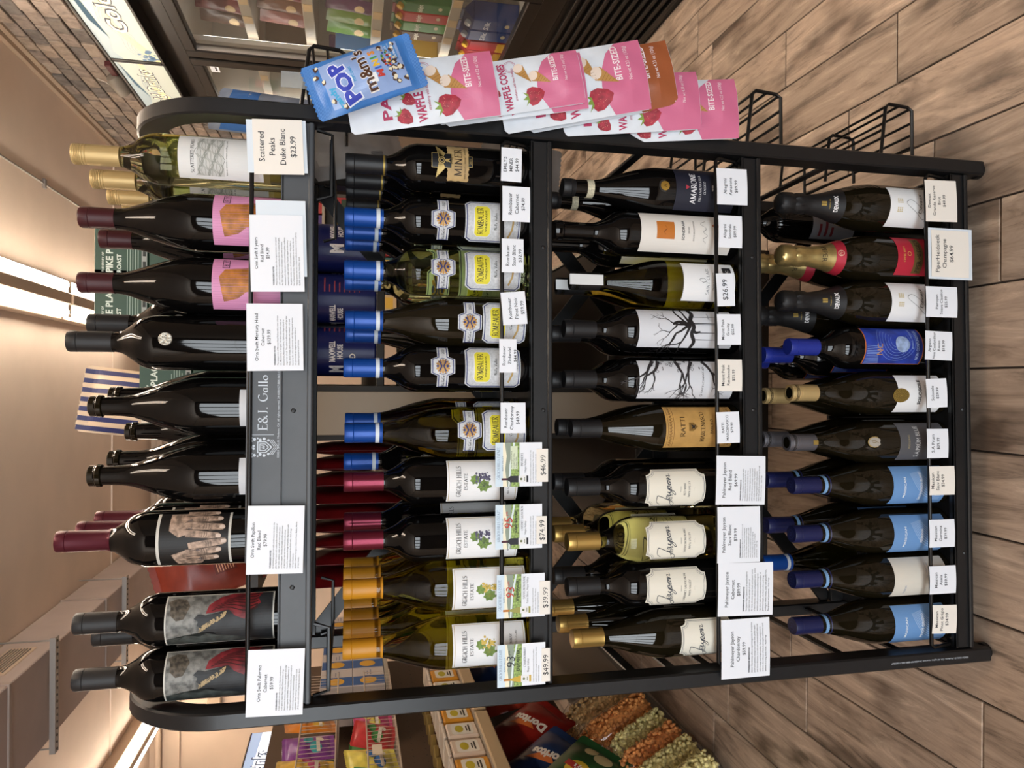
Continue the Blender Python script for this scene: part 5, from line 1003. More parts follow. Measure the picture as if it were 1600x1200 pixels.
# ================================================================== glass-door cooler along the right wall
XC = 1.40; m_frame = M('cooler_black', '16120f', .35, noise=.1, nscale=20); m_in = M('cooler_white', 'dcd6cc', .5); m_glass = None
def pane_mat(name, tint=(1, 1, 1, 1), refl=.10):
    m = bpy.data.materials.new(name); m.use_nodes = True; nt = m.node_tree; nt.nodes.remove(nt.nodes['Principled BSDF'])
    tr = nt.nodes.new('ShaderNodeBsdfTransparent'); tr.inputs[0].default_value = tint; gl = nt.nodes.new('ShaderNodeBsdfGlossy'); gl.inputs['Roughness'].default_value = .03
    lw = nt.nodes.new('ShaderNodeLayerWeight'); lw.inputs[0].default_value = .5; pw = nt.nodes.new('ShaderNodeMath'); pw.operation = 'POWER'; pw.inputs[1].default_value = 4.; nt.links.new(lw.outputs['Facing'], pw.inputs[0]); fr = nt.nodes.new('ShaderNodeMapRange'); fr.inputs[3].default_value = .03; fr.inputs[4].default_value = .6; nt.links.new(pw.outputs[0], fr.inputs[0]); mx = nt.nodes.new('ShaderNodeMixShader')
    nt.links.new(fr.outputs[0], mx.inputs[0]); nt.links.new(tr.outputs[0], mx.inputs[1]); nt.links.new(gl.outputs[0], mx.inputs[2]); nt.links.new(mx.outputs[0], nt.nodes['Material Output'].inputs[0]); return m
m_glass = pane_mat('door_glass', (.93, .94, .93, 1)); m_film = pane_mat('clear_film', (.95, .95, .95, 1))
m_led = M('led_strip', (1, .93, .86), .4, emit=7)
cool = thing('glass_door_cooler', 'dark-framed glass-door cooler standing along the brick wall', 'cooler', (XC, 0, 0))
Y0, Y1 = .22, 2.76
b = MB(); b.box(.66, Y0, 0, .70, Y1, 1.90); b.box(.02, Y0, .44, .66, Y1, .475); b.box(.02, Y0, 1.82, .66, Y1, 1.90); b.box(.02, Y1-.03, .475, .66, Y1, 1.82); b.box(.02, Y0, .475, .66, Y0+.03, 1.82); b.build('cabinet', m_in, cool)
MB().bbox(0, Y0, 1.80, .03, Y1, 1.905, .004).build('top_rail', m_frame, cool); MB().bbox(0, Y0, .40, .03, Y1, .50, .004).build('bottom_rail', m_frame, cool)
MB().box(.012, Y0, 0, .06, Y1, .40).build('kick_plate', m_frame, cool); MB().box(.0, Y1, 0, .70, Y1+.012, 2.1).build('end_panel', m_frame, cool)
for i in range(11): MB().bbox(-.006, Y0+.02, .03+i*.033, .014, Y1-.02, .046+i*.033, .003).build('grille_slat', m_frame, cool)
for (a, bb) in ((.26, 1.28), (1.30, 2.085), (2.105, 2.72)):
    fr = MB(); fr.bbox(-.035, a, .50, 0, a+.06, 1.80, .004); fr.bbox(-.035, bb-.06, .50, 0, bb, 1.80, .004); fr.bbox(-.035, a+.06, .50, 0, bb-.06, .55, .004); fr.bbox(-.035, a+.06, 1.755, 0, bb-.06, 1.80, .004)
    dr = fr.build('door', m_frame, cool); MB().box(-.022, a+.055, .545, -.016, bb-.055, 1.76).build('glass_pane', m_glass, dr)
    for g0 in (a+.06, bb-.066): MB().box(-.028, g0, .548, -.012, g0+.006, 1.757).build('door_gasket', M('gasket_grey', '8d8680', .5), dr)
    MB().tube([(-.035, a+.03, .95), (-.06, a+.03, .97), (-.06, a+.03, 1.33), (-.035, a+.03, 1.35)], .008, 8).build('handle', M('handle_dark', '2a2521', .4), dr, .8)
    MB().box(.03, bb-.02, .52, .05, bb+.04, 1.78).build('mullion_light', m_in, cool)
    MB().box(.05, bb-.008, .56, .056, bb+.028, 1.74).build('led_strip', m_led, cool)
SHZ = (.477, .765, 1.06, 1.324, 1.56)
for z in SHZ[1:]:
    s = MB().box(.09, Y0+.03, z-.012, .64, Y1-.03, z).build('cooler_shelf', M('shelf_grey', 'b9b2a8', .5), cool)
    MB().bbox(.082, Y0+.03, z-.03, .09, Y1-.03, z+.012, .002).build('price_rail', M('rail_clear', 'a39a8d', .35), s)
for z in SHZ:
    for y in (1.62, 1.78, 1.93, 2.2, 2.34, 2.5):
        if random.random() < .85: MB().box(.0795, y, z-.026, .0815, y+.055, z+.008).build('price_tag', M('tag_cream', 'c9ad88', .6), cool)
# backlit signs above the doors
m_face = M('sign_face', 'b9c0b4', .4, emit=.35)
def side_fn(x0): return lambda x, y, e: (x0-e/1000, -x/1000, y/1000)
def sign(ya, yb, label, tx, ty, tw):
    t = thing('lightbox_sign', label, 'sign', (1.34, 0, 1.895)); fr = MB(); h = .212
    fr.box(.006, ya, 0, .155, yb, h); fr.bbox(0, ya, 0, .012, yb, .012, .002); fr.bbox(0, ya, h-.012, .012, yb, h, .002); fr.bbox(0, ya, .012, .012, ya+.012, h-.012, .002); fr.bbox(0, yb-.012, .012, .012, yb, h-.012, .002); fr.build('sign_case', M('sign_black', '15130f', .4), t)
    fc = MB().box(.0045, ya+.012, .012, .0055, yb-.012, h-.012).build('sign_face', m_face, t); fn = side_fn(.0044)
    L = (yb-ya)*1000; o = -yb*1000
    def q(n, d, m_, e): put(n, d.mesh(n, m_, fn, e, clip=(o+13, 13, o+L-13, h*1000-13)), fc)
    q('artwork', D2().poly([(o+12, 150), (o+80, 170), (o+200, 150), (o+340, 180), (o+L, 190), (o+L, 200), (o+12, 200)]), M('sign_glow_a', '9fb0b4', .4, emit=.3), .2)
    q('artwork', D2().poly([(o+12, 30), (o+70, 60), (o+170, 90), (o+330, 120), (o+L, 110), (o+L, 90), (o+320, 96), (o+190, 60), (o+80, 24), (o+12, 12)]), M('sign_glow_b', 'd9cf9a', .4, emit=.6), .25)
    wv = D2()
    for i in range(4): wv.line(spline([(o+20, 30+i*14), (o+110, 80+i*10), (o+230, 60+i*16), (o+330, 120+i*8), (o+480, 80+i*14)], 6), 2.2)
    q('artwork', wv, M('sign_grey', '9aa6a8', .4, emit=.3), .3)
    bl = D2()
    for i in range(16): bl.ell(o+random.uniform(20, 110), random.uniform(16, 80), random.uniform(4, 14), n=10)
    q('artwork', bl, M('sign_blue', '5d7f9c', .4, emit=.25), .35)
    q('lettering', D2().text('Cold Drinks', o+tx, ty, 62, w=tw, align='L', slant=.18, bold=.06), M('sign_dark', '3d4450', .5, emit=.05), .5)
    q('lettering', D2().text('Cold Drinks', o+tx, ty, 62, w=tw, align='L', slant=.18, bold=.015), M('sign_letter', 'e2dcc2', .5, emit=.5), .8)
sign(2.134, 2.72, 'smaller backlit cold-drinks sign beside the security camera', 60, 78, 450)
sign(1.10, 2.128, 'larger backlit cold-drinks sign cut off by the picture edge', 250, 62, 720)
# security camera and its mount
sc = thing('security_camera', 'small grey bullet security camera on the brick wall above the sign', 'camera', (1.44, 2.66, 2.22), rot=(0, 0, .5))
MB().lathe([(.001, -.05), (.030, -.05), (.034, -.044), (.034, .03), (.026, .048), (.012, .055), (.001, .056)], 20).xf(Matrix.Rotation(1.15, 4, 'X')).build('camera_body', M('camera_grey', '7d756a', .5), sc, .6)
MB().lathe([(.001, -.052), (.024, -.052), (.027, -.0495)], 16).xf(Matrix.Rotation(1.15, 4, 'X')).build('lens', M('lens_black', '0c0c0d', .1), sc, .6)
MB().tube([(.0, .02, .01), (.03, .04, 0), (.05, .04, -.01)], .012, 10).build('mount_arm', M('camera_grey', '7d756a', .5), sc, .6); MB().tube([(0, .03, .02), (.02, .01, .06), (.03, 0, .1)], .002, 6).build('cable', M('cable_white', 'c9c0b4', .5), sc)
rb = thing('mounting_bar', 'dark red mounting bar on the brick wall behind the security camera', 'bracket', (1.478, 2.5, 2.205)); MB().bbox(-.02, 0, 0, .008, .11, .03, .004).build('bar', M('bar_red', '4a1a1c', .5), rb)
# goods in the cooler (things stand with their front to -X)
def brand(parent, d, col, fx, eps=.4): return put('lettering', d.mesh('lettering', ink(col), side_fn(fx), eps), parent)
def carton(y, z, w, h, col, txt, tcol, label, cap=None, x=.12, cat='carton', name='milk_carton', gable=True, col2=None):
    t = thing(name, label, cat, (XC+x, y, z)); D = w*.95; b = MB(); g = h*.8 if gable else h
    b.bbox(0, -w/2, 0, D, w/2, g, .003); body = b.build('box', M('carton_'+col, col, .45), t)
    if gable:
        MB().add([(0, -w/2, g), (D, -w/2, g), (D, w/2, g), (0, w/2, g), (D*.42, -w/2, h*.95), (D*.58, -w/2, h*.95), (D*.58, w/2, h*.95), (D*.42, w/2, h*.95)], [(0, 3, 7, 4), (1, 5, 6, 2), (0, 4, 5, 1), (3, 2, 6, 7), (4, 7, 6, 5)]).box(D*.48, -w/2, h*.94, D*.52, w/2, h).build('gable', M('carton_'+col, col, .45), t)
    if cap: MB().lathe([(.012, 0), (.014, .004), (.014, .016), (.012, .018), (.001, .018)], 16).xf(Matrix.Rotation(-PI/2+.5, 4, 'Y')).xf(Matrix.Translation((D*.16, 0, h*.86))).build('cap', M('cap_'+cap, cap, .4), t, .6)
    if col2: MB().box(-.0006, -w/2+.002, 0.004, 0, w/2-.002, g*.3).build('color_band', ink(col2), t)
    W = w*1000
    if txt: brand(body, D2().text(txt, 0, g*620, W*.26, w=W*.8, bold=.02), tcol, 0.)
    put('picture', D2().ell(W*.1, g*230, W*.18, W*.12, 10).mesh('picture', ink('cdbd9c'), side_fn(0.), .4), body)
    return t
for i, y in enumerate((1.87, 1.965)): carton(y, SHZ[0], .085, .235, '2b4580', 'Silk', 'e6e6ee', 'navy blue plant-milk carton on the cooler floor, '+('nearer the picture edge' if i == 0 else 'beside the red cartons'), 'd9d9dd')
for i, y in enumerate((2.06, 2.155)): carton(y, SHZ[0], .085, .215, '9c2630', None, 'e6d9b0', 'red milk carton with yellow cap on the cooler floor, '+('beside the blue cartons' if i == 0 else 'nearest the door mullion'), 'd9a92c', col2='d0a030')
for i, (y, c, c2) in enumerate(((1.87, 'b0302c', 'f'), (1.95, '3f7f3a', ''), (2.03, '4a3426', ''), (1.79, '2f6a35', ''))): carton(y, SHZ[1], .072, .225, c, 'delight', 'e9e2d0', ('red', 'green', 'brown', 'dark green')[i]+' coffee creamer bottle on the middle cooler shelf', 'c99a3c', gable=True, name='creamer_bottle', cat='creamer')
for i, (y, c) in enumerate(((2.06, '4f7a3a'), (1.86, '5a3a5c'), (1.96, '6d8a4a'), (1.82, '7a2f38'), (1.92, '6d4a3c'), (2.03, '8a5a58'), (1.86, '5a2a30'), (1.97, '70343c'), (2.08, '4a3a34'))):
    t = thing('food_pouch', ('green', 'purple', 'light green', 'dark red', 'brown', 'dusty pink', 'maroon', 'brick red', 'dark brown')[i]+' food pouch hanging on the '+('lower' if i < 3 else 'middle' if i < 6 else 'topmost')+' pouch shelf of the cooler', 'food pouch', (XC+.13, y, SHZ[2] if i < 3 else SHZ[3] if i < 6 else SHZ[4]), rot=(0, .12, -PI/2+.08))
    f = pouch_fn(.09, .19, .018, 40+i, False); p = pouch(t, 'pouch', .09, .19, .018, M('pouch_'+c, c, .35), f); put('window', D2().ell(0, 60, 24, 20).mesh('window', ink('c9b08a'), on_bag(f), .4, step=8, stepy=8), p)
for i, (y, z, w, h, c, tx, tc, lab) in enumerate(((2.28, SHZ[3], .11, .19, '3a3026', None, 'd9cfb8', 'dark brown food box behind the farther cooler door'), (2.42, SHZ[3], .12, .2, '8f9a6a', None, '4a5230', 'sage green food box behind the farther cooler door'), (2.28, SHZ[2], .12, .16, '4f7fae', None, 'e0e6ee', 'light blue carton behind the farther cooler door'), (2.42, SHZ[2], .13, .19, '54407c', None, 'e6dcc0', 'purple and orange food box behind the farther cooler door'), (2.56, SHZ[2], .09, .18, 'b9b7a8', None, '77756a', 'pale grey carton behind the farther cooler door'), (2.3, SHZ[1], .12, .2, 'c9a24a', None, '6a4a1c', 'mustard food box on the middle shelf behind the farther door'), (2.45, SHZ[1], .1, .18, 'a8392f', None, 'e6dcd0', 'brick red food box on the middle shelf behind the farther door'))):
    carton(y, z, w, h, c, tx, tc, lab, gable=False, name='food_box', cat='food box', col2='d98a2c' if c == '54407c' else None)
st = thing('door_sticker', 'small white sticker at the top corner of the farther cooler door', 'sticker', (XC-.0235, 2.20, 1.72)); MB().box(-.0003, -.03, -.02, 0, .045, .015).build('paper', card_w, st); put('print', D2().rect(-32, -12, -14, -4).rect(-11, -12, 6, -4).mesh('print', ink_k, side_fn(-.0003), .2), st)

# ================================================================== gondola behind the rack
m_gon = M('gondola_beige', '9c9284', .5); m_dk = M('gondola_dark', '25211d', .5)
gon = thing('gondola_shelf', 'beige double-sided shelving unit directly behind the wine rack', 'shelving unit', (0, .70, 0))
MB().bbox(-.085, 0, .12, .02, 2.4, 1.378, .002).build('spine_panel', m_gon, gon); MB().box(-.47, .04, 0, .42, 2.4, .12).build('base', m_dk, gon)
MB().box(.02, .012, .12, .034, 2.4, 1.36).build('back_panel', m_dk, gon); MB().box(-.099, .012, .12, -.085, 2.4, 1.36).build('back_panel', m_dk, gon)  # dark sheets added over the beige spine sides to keep the gaps dark
MB().box(-.47, .02, 1.36, .42, 2.4, 1.378).build('top_shelf', m_dk, gon)
for z in (1.085, .78, .48, .2):
    MB().bbox(.02, .03, z-.02, .42, 2.4, z, .002).build('shelf', m_dk, gon); MB().bbox(-.47, .03, z-.10, -.085, 2.4, z-.08, .002).build('shelf', m_dk, gon)
    MB().bbox(.42, .03, z-.03, .428, 2.4, z+.01, .001).build('price_rail', m_gon, gon)
# green coffee boxes on top
m_gbox = M('box_green', '2c4638', .5, noise=.06, nscale=15)
def gbox(x, z, w, h, label, print_=True, y=.76):
    t = thing('coffee_box', label, 'coffee box', (x, y, z), group='green coffee boxes on the shelving top'); b = MB().bbox(-w/2, 0, 0, w/2, .17, h, .002).build('carton', m_gbox, t); W, H = w*1000, h*1000
    if print_:
        d = D2().text('PIKE PLACE', -W*.42, H*.66, 15, align='L', maxw=W*.8, bold=.03).text('ROAST', -W*.42, H*.50, 10, align='L', bold=.03).text('THE STORY OF', -W*.42, H*.82, 5, align='L', maxw=W*.4, bold=.02)
        put('lettering', d.mesh('lettering', ink('c5cfc4'), flat, .3), b)
        d = D2()
        for i in range(5): d.rect(-W*.42, H*(.38-.05*i), W*random.uniform(.05, .3), H*(.38-.05*i)+1.6)
        put('small_print', d.mesh('small_print', ink('8fa396'), flat, .3), b); put('info_panel', D2().rect(-W*.45, H*.02, W*.2, H*.12).mesh('info_panel', ink('8d918c'), flat, .3), b)
        put('print_mark', D2().rect(-W*.4, H*.04, -W*.2, H*.1).rect(-W*.1, H*.04, W*.1, H*.1).mesh('print_mark', ink('262c28'), flat, .4), b)
for x, z, w, p, l in ((.35, 1.616, .125, True, 'top green coffee box of the stack nearest the brick wall'), (.232, 1.616, .145, True, 'printed green coffee box on top between a plum-capped and the coin bottle'), (.365, 1.498, .16, False, 'middle green coffee box of the stack nearest the brick wall'), (.205, 1.498, .15, False, 'green coffee box in the middle layer behind the coin bottle'), (.05, 1.518, .15, True, 'lone green coffee box behind the uncapped dark bottles'), (.05, 1.38, .15, False, 'green coffee box under the lone one, lowest layer'), (.205, 1.38, .15, False, 'lowest green coffee box behind the coin bottle'), (.365, 1.38, .16, False, 'lowest green coffee box of the stack nearest the brick wall')):
    gbox(x, z, w, .136 if l.startswith(('lowest', 'green coffee box under')) and x < .1 else .116, l, p)
# striped popcorn bag and red bag on the shelving top
def prop_bag(name, label, loc, rot, w, h, T, mat, seed, pillow=True, prints=()):
    t = thing(name, label, 'snack bag', loc, rot=rot); f = pouch_fn(w, h, T, seed, pillow); p = pouch(t, 'pouch', w, h, T, mat, f, zig=pillow)
    for n, d, m_, e in prints: put(n, d.mesh(n, m_, on_bag(f), e+.4, step=8, stepy=8, clip=(-w*500+.5, 1, w*500-.5, h*1000-1)), p)
    return t
q = D2()
for i in range(7): q.rect(-80+i*24, 290-0, -68+i*24, 440)
lg = D2().poly([(-60,280),(0,290),(60,270),(60,215),(-60,225)]); lt = D2().text('BIG', 0, 240, 22, bold=.04).text('POPCORN', 0, 150, 16, w=100, bold=.03)
prop_bag('striped_popcorn_bag', 'tan popcorn bag with navy stripes standing on the shelving top', (-.055, .95, 1.38), (.05, .12, .12), .17, .44, .05, M('bag_tan', 'cdb498', .5), 31, True, [('stripes', q, ink('2b2f5c'), .5), ('logo', lg, ink('e0d4c0'), .6), ('print', D2().line([(-40,255),(0,262),(40,245)], 7).line([(-40,238),(0,245),(40,230)], 7), ink('2b2f5c'), .8)])
q = D2().rect(-50, 60, 30, 110); q2 = D2()
for i in range(7): q2.rect(-46, 66+i*6, random.uniform(0, 26), 68+i*6)
prop_bag('red_snack_bag', 'orange-red snack bag lying tilted behind the hands-label bottle', (-.36, .84, 1.38), (.1, -.35, .3), .19, .25, .04, M('bag_red_orange', '6d2618', .35, noise=.2, nscale=20, bump=.2), 32, True, [('info_panel', q, ink('5a1f14'), .5), ('small_print', q2, ink('c08a6a'), .6)])
# blue coffee cans
m_can = M('can_navy', '141c56', .3, noise=.1, nscale=10)
for i, (x, y, rz, l) in enumerate(((.385, .82, .5, 'navy coffee can at the shelving edge nearest the aisle'), (.255, .80, -.9, 'navy coffee can second from the aisle, turned sideways'), (.120, .80, -.15, 'navy coffee can beside the beige panel'), (.33, .96, 0, 'navy coffee can in the second row'), (.19, .95, .4, 'navy coffee can in the second row near the panel'))):
    t = thing('coffee_can', l, 'coffee can', (x, y, 1.085), rz, 'navy coffee cans behind the rack'); b = MB().lathe([(.001, .002), (.058, 0), (.062, .004), (.062, .165), (.064, .168), (.064, .176), (.058, .18), (.001, .18)], 28).build('can', m_can, t, .5)
    MB().lathe([(.001, .196), (.058, .196), (.0655, .192), (.0655, .176), (.064, .174)], 28).build('lid', M('lid_blue', '1c2a6c', .4), t, .5)
    fn = cyl(62); put('lettering', D2().text('MAXWELL', 8, 100, 14, w=52, bold=.04).text('HOUSE', 8, 82, 13, w=36, bold=.04).text('M', -40, 82, 32, w=22, bold=.05).mesh('lettering', ink('d6d6dc'), fn, .4, step=5), b)
    put('cup_picture', D2().ell(-20, 58, 14, 10).ring(-4, 58, 6, 6, 2.5).mesh('cup_picture', ink('e0dcd2'), fn, .4, step=5), b); put('cup_picture', D2().ell(-20, 62, 10, 4).mesh('cup_picture', ink('a8622c'), fn, .7, step=5), b)
    s = D2()
    for j in range(8): s.rect(66, 40+j*12, 66+random.uniform(20, 46), 43+j*12)
    put('small_print', s.mesh('small_print', ink('8a3a4a'), fn, .4, step=5), b)
# instant-coffee jars on the shelf below
for i, x in enumerate((.36, .255, .15, .06)):
    t = thing('coffee_jar', ('brown-lidded coffee jar nearest the aisle, behind the blue-capped bottles', 'brown-lidded coffee jar behind the pale green bottle', 'brown-lidded coffee jar behind the dark sloping blue-capped bottle', 'brown-lidded coffee jar next to the beige panel')[i], 'coffee jar', (x, .80, .78), group='coffee jars behind the rack')
    MB().lathe([(.001, .003), (.03, 0), (.042, .006), (.044, .03), (.044, .14), (.04, .17), (.034, .185), (.034, .2), (.001, .2)], 24).build('jar', M('jar_brown', '4a3824', .15, coat=.4), t, .5)
    MB().lathe([(.036, .19), (.038, .193), (.038, .245), (.034, .25), (.001, .25)], 24).build('lid', M('jar_lid', '5a4c3a', .4), t, .5)
    MB().lathe([(.0445, .05), (.0445, .12)], 24).build('label', M('jar_label', '6d6a4c', .5), t, .5)
# rows of red bags on the other side of the panel
for i in range(9):
    prop_bag('red_chip_bag', 'dark red chip bag packed edge-on, %s from the beige panel' % ('first second third fourth fifth sixth seventh eighth ninth'.split()[i]), (-.132-.040*i, .845, .985), (0, random.uniform(-.05, .05), PI/2+random.uniform(-.1, .1)), .20, .30, .022, M('bag_dark_red', '5a0f14', .3, noise=.2, nscale=25, bump=.2), 60+i)
for i in range(6):
    prop_bag('dark_chip_bag', 'dark chip bag on the lower shelf behind the rosewood-capped bottles, %s from the panel' % ('first second third fourth fifth sixth'.split()[i]), (-.14-.055*i, .88, .685), (0, 0, PI/2+random.uniform(-.1, .1)), .22, .28, .02, M('bag_maroon', '32090c', .35), 80+i)

# ================================================================== snack gondola on the left
lg_ = thing('snack_shelf', 'brown pegboard snack shelving along the left side of the aisle', 'shelving unit', (-1.25, 0, 0))
GY0, GY1 = .55, 3.3
pg = MB().box(-.38, GY0, .1, -.36, GY1, 1.5).build('pegboard', M('pegboard_brown', '5a4636', .6), lg_); hl = MB()
for i in range(46):
    for j in range(22): hl.box(-.3598, GY0+.03+i*.058, .14+j*.06, -.3595, GY0+.037+i*.058, .147+j*.06)
ho = hl.build('peg_holes', M('hole_dark', '4a433d', .8), pg); ho['kind'] = 'stuff'
MB().box(-.36, GY0, 0, .08, GY1, .03).build('base_deck', m_gon, lg_)
m_chrome = M('wire_white', 'b9a99a', .35, metal=.3)
for z, hf in ((1.19, .13), (.97, .11)):
    s = MB(); 
    for y in [GY0+.02+i*.03 for i in range(56)]: s.tube([(.0, y, z+hf), (.0, y, z), (-.36, y, z)], .0016, 4)
    GE = GY0+1.69; s.tube([(0, GY0, z+hf), (0, GE, z+hf)], .003, 6); s.tube([(0, GY0, z), (0, GE, z)], .003, 6); s.tube([(-.18, GY0, z-.003), (-.18, GE, z-.003)], .003, 6)
    s.build('wire_shelf', m_chrome, lg_)
for z in (.70, .40):
    s = MB().box(-.36, GY0, z-.02, .12 if z > .5 else -.03, GY1, z).build('shelf', m_gon, lg_)
    for i in range(3 if z > .5 else 0): MB().bbox(.12, GY0+i*.92, z-.035, .132, GY0+i*.92+.90, z+.012, .004).build('price_rail', M('rail_cream', 'b59c7a', .4), s)
for i, (y, z) in enumerate(((1.28, 1.24), (1.22, 1.02), (1.47, 1.03), (1.9, 1.25))): MB().box(.003, y, z, .004, y+.07, z+.035).build('price_tag', M('tag_white2', 'cdbda8', .6), lg_)
CC = ['c9a23a', 'b23a3a', '3f6fae', '7a3f86', 'b0456f', '4a8a4a', 'c97a2c', '3a9aa0', 'd0c05a', '8a2f4a']; CN = ['mustard', 'red', 'blue', 'purple', 'magenta', 'green', 'orange', 'teal', 'yellow', 'wine-red']
n = 0
for z, nm in ((1.195, 'upper'), (.975, 'lower')):
    for i in range(6):
        y = 1.05+i*.16; c = (i*3+int(z*10)) % 10; c2 = (c+4) % 10
        prop_bag('candy_bag', '%s candy bag in the %s wire shelf, %s from the picture edge' % (CN[c], nm, 'first second third fourth fifth sixth seventh eighth ninth tenth eleventh twelfth thirteenth'.split()[i]), (-.0-1.31, y, z), (random.uniform(-.1, .25), random.uniform(-.15, .15), PI/2+random.uniform(-.2, .2)), .15, .15+random.uniform(0, .05), .02, M('candy_'+CC[c], CC[c], .3, noise=.15, nscale=25, bump=.2), 100+n, True,
                 [('print', D2().ell(-20, 70, 30, 22).ell(25, 95, 24, 18), ink(CC[c2]), .5), ('print', D2().rect(-45, 55, 40, 68).ell(30, 50, 14, 10), ink('d9d0c0'), .7)]); n += 1
        prop_bag('candy_bag', '%s candy bag at the back of the %s wire shelf, %s from the picture edge' % (CN[c2], nm, 'first second third fourth fifth sixth seventh eighth ninth tenth eleventh twelfth thirteenth'.split()[i]), (-1.42, y+.07, z), (random.uniform(-.1, .25), random.uniform(-.15, .15), PI/2+random.uniform(-.2, .2)), .15, .15+random.uniform(0, .05), .02, M('candy_'+CC[c2], CC[c2], .3, noise=.15, nscale=25, bump=.2), 300+n, True,
                 [('print', D2().ell(-20, 70, 30, 22).ell(25, 95, 24, 18), ink(CC[c]), .5), ('print', D2().rect(-45, 55, 40, 68).ell(30, 50, 14, 10), ink('d9d0c0'), .7)]); n += 1
# pink character-free candy packs standing on the upper wire shelf front
for i, (y, c) in enumerate(((1.20, 'pink'), (1.34, 'salmon'))):
    prop_bag('gummy_bag', '%s gummy candy bag standing tall at the front of the upper wire shelf' % c, (-1.27, y, 1.20), (-.05, 0, PI/2), .13, .22, .02, M('bag_'+c, 'b8696a' if i else 'b06a86', .3, bump=.2), 140+i, True, [('print', D2().ell(0, 130, 34, 24), ink('5a4a8c'), .5), ('print', D2().ell(0, 70, 30, 22).rect(-30, 20, 30, 40), ink('4a6aa8'), .5), ('print', D2().line([(-24,132),(0,138),(24,130)], 6), ink('c9a8c9'), .8)])
# jars and tubs on the price-rail shelf
for i in range(14):
    y = 1.02+i*.088
    t = thing('glass_jar', 'gold-lidded glass jar in the back row, %s from the picture edge' % ('first second third fourth fifth sixth seventh eighth ninth tenth eleventh twelfth thirteenth fourteenth'.split()[i]), 'jar', (-1.36, y, .70), group='gold-lidded jars')
    MB().lathe([(.001, 0), (.036, 0), (.04, .006), (.04, .10), (.034, .12), (.001, .12)], 20).build('jar', M('jar_amber', '5a3a20', .15, coat=.4), t, .5); MB().lathe([(.036, .115), (.038, .117), (.038, .132), (.036, .134), (.001, .134)], 20).build('lid', M('lid_gold', 'a58b52', .35, metal=.6), t, .5)
for i in range(9):
    y = 1.06+i*.125; c = ('d3c0ae', 'c98a2c', 'cdb8a4')[i % 3]
    t = thing('snack_tub', '%s snack tub in the front row, %s from the picture edge' % (('white-labelled', 'yellow', 'pale')[i % 3], 'first second third fourth fifth sixth seventh eighth ninth'.split()[i]), 'snack tub', (-1.22, y, .70), group='snack tubs behind the price rail')
    b = MB().bbox(-.05, -.052, 0, .05, .052, .115, .008).build('tub', M('tub_'+c, c, .4), t); MB().bbox(-.052, -.054, .115, .052, .054, .128, .004).build('lid', M('tub_lid', 'c2b4a4', .4), t)
    fn2 = lambda x, y_, e: (.05+e/1000, x/1000, y_/1000)
    put('label', D2().poly(chamfer(-40, 20, 40, 95, 8)).mesh('label', ink('d9d2c6'), fn2, .3), b); put('logo', D2().ell(0, 68, 26, 15).mesh('logo', ink('b5a32c'), fn2, .5), b); put('print', D2().rect(-26, 30, 26, 36).rect(-18, 40, 18, 45).mesh('print', ink('3a3020'), fn2, .5), b)
# chip bags leaning on the lower shelf
tri = lambda: D2().poly([(-50,150),(70,190),(10,120)])
for i, (y, c, cn, tx, ro) in enumerate(((1.66, '7d1d16', 'red', 'Doritos', -.4), (1.40, '1f2f52', 'navy blue', 'Doritos', -.45), (1.22, '2a4f2a', 'green', "Lay's", -.5), (1.9, '8a2a18', 'orange-red', 'Doritos', .1), (2.2, '1f2f52', 'dark blue', 'Doritos', 0), (2.5, '7a2318', 'deep red', 'Doritos', .1))):
    pr = [('triangle', tri(), ink('c4672c'), .5), ('lettering', D2().text(tx, 0, 118, 34, w=150, bold=.05, rot=.2), ink('d9d0c4'), .8)] if tx == 'Doritos' else [('logo', D2().ell(0, 150, 50, 36), ink('c9a52c'), .5), ('banner', D2().poly([(-60,158),(60,150),(60,128),(-60,136)]), ink('a82c24'), .7), ('lettering', D2().text(tx, 0, 134, 16, bold=.03), ink('e6e0d4'), .9), ('print', D2().ell(-30, 60, 34, 24).ell(30, 50, 26, 20), ink('cdbb8a'), .5)]
    prop_bag('chip_bag', '%s chip bag leaning out of the low shelf%s' % (cn, '' if i < 3 else ' farther down the aisle'), (-1.235 if tx == 'Doritos' else -1.19, y, .345 if tx == 'Doritos' else .29), (-.30, ro, PI/2-.1), .24, .30, .04, M('chip_'+c, c, .28, noise=.15, nscale=20, bump=.25), 160+i, True, pr)
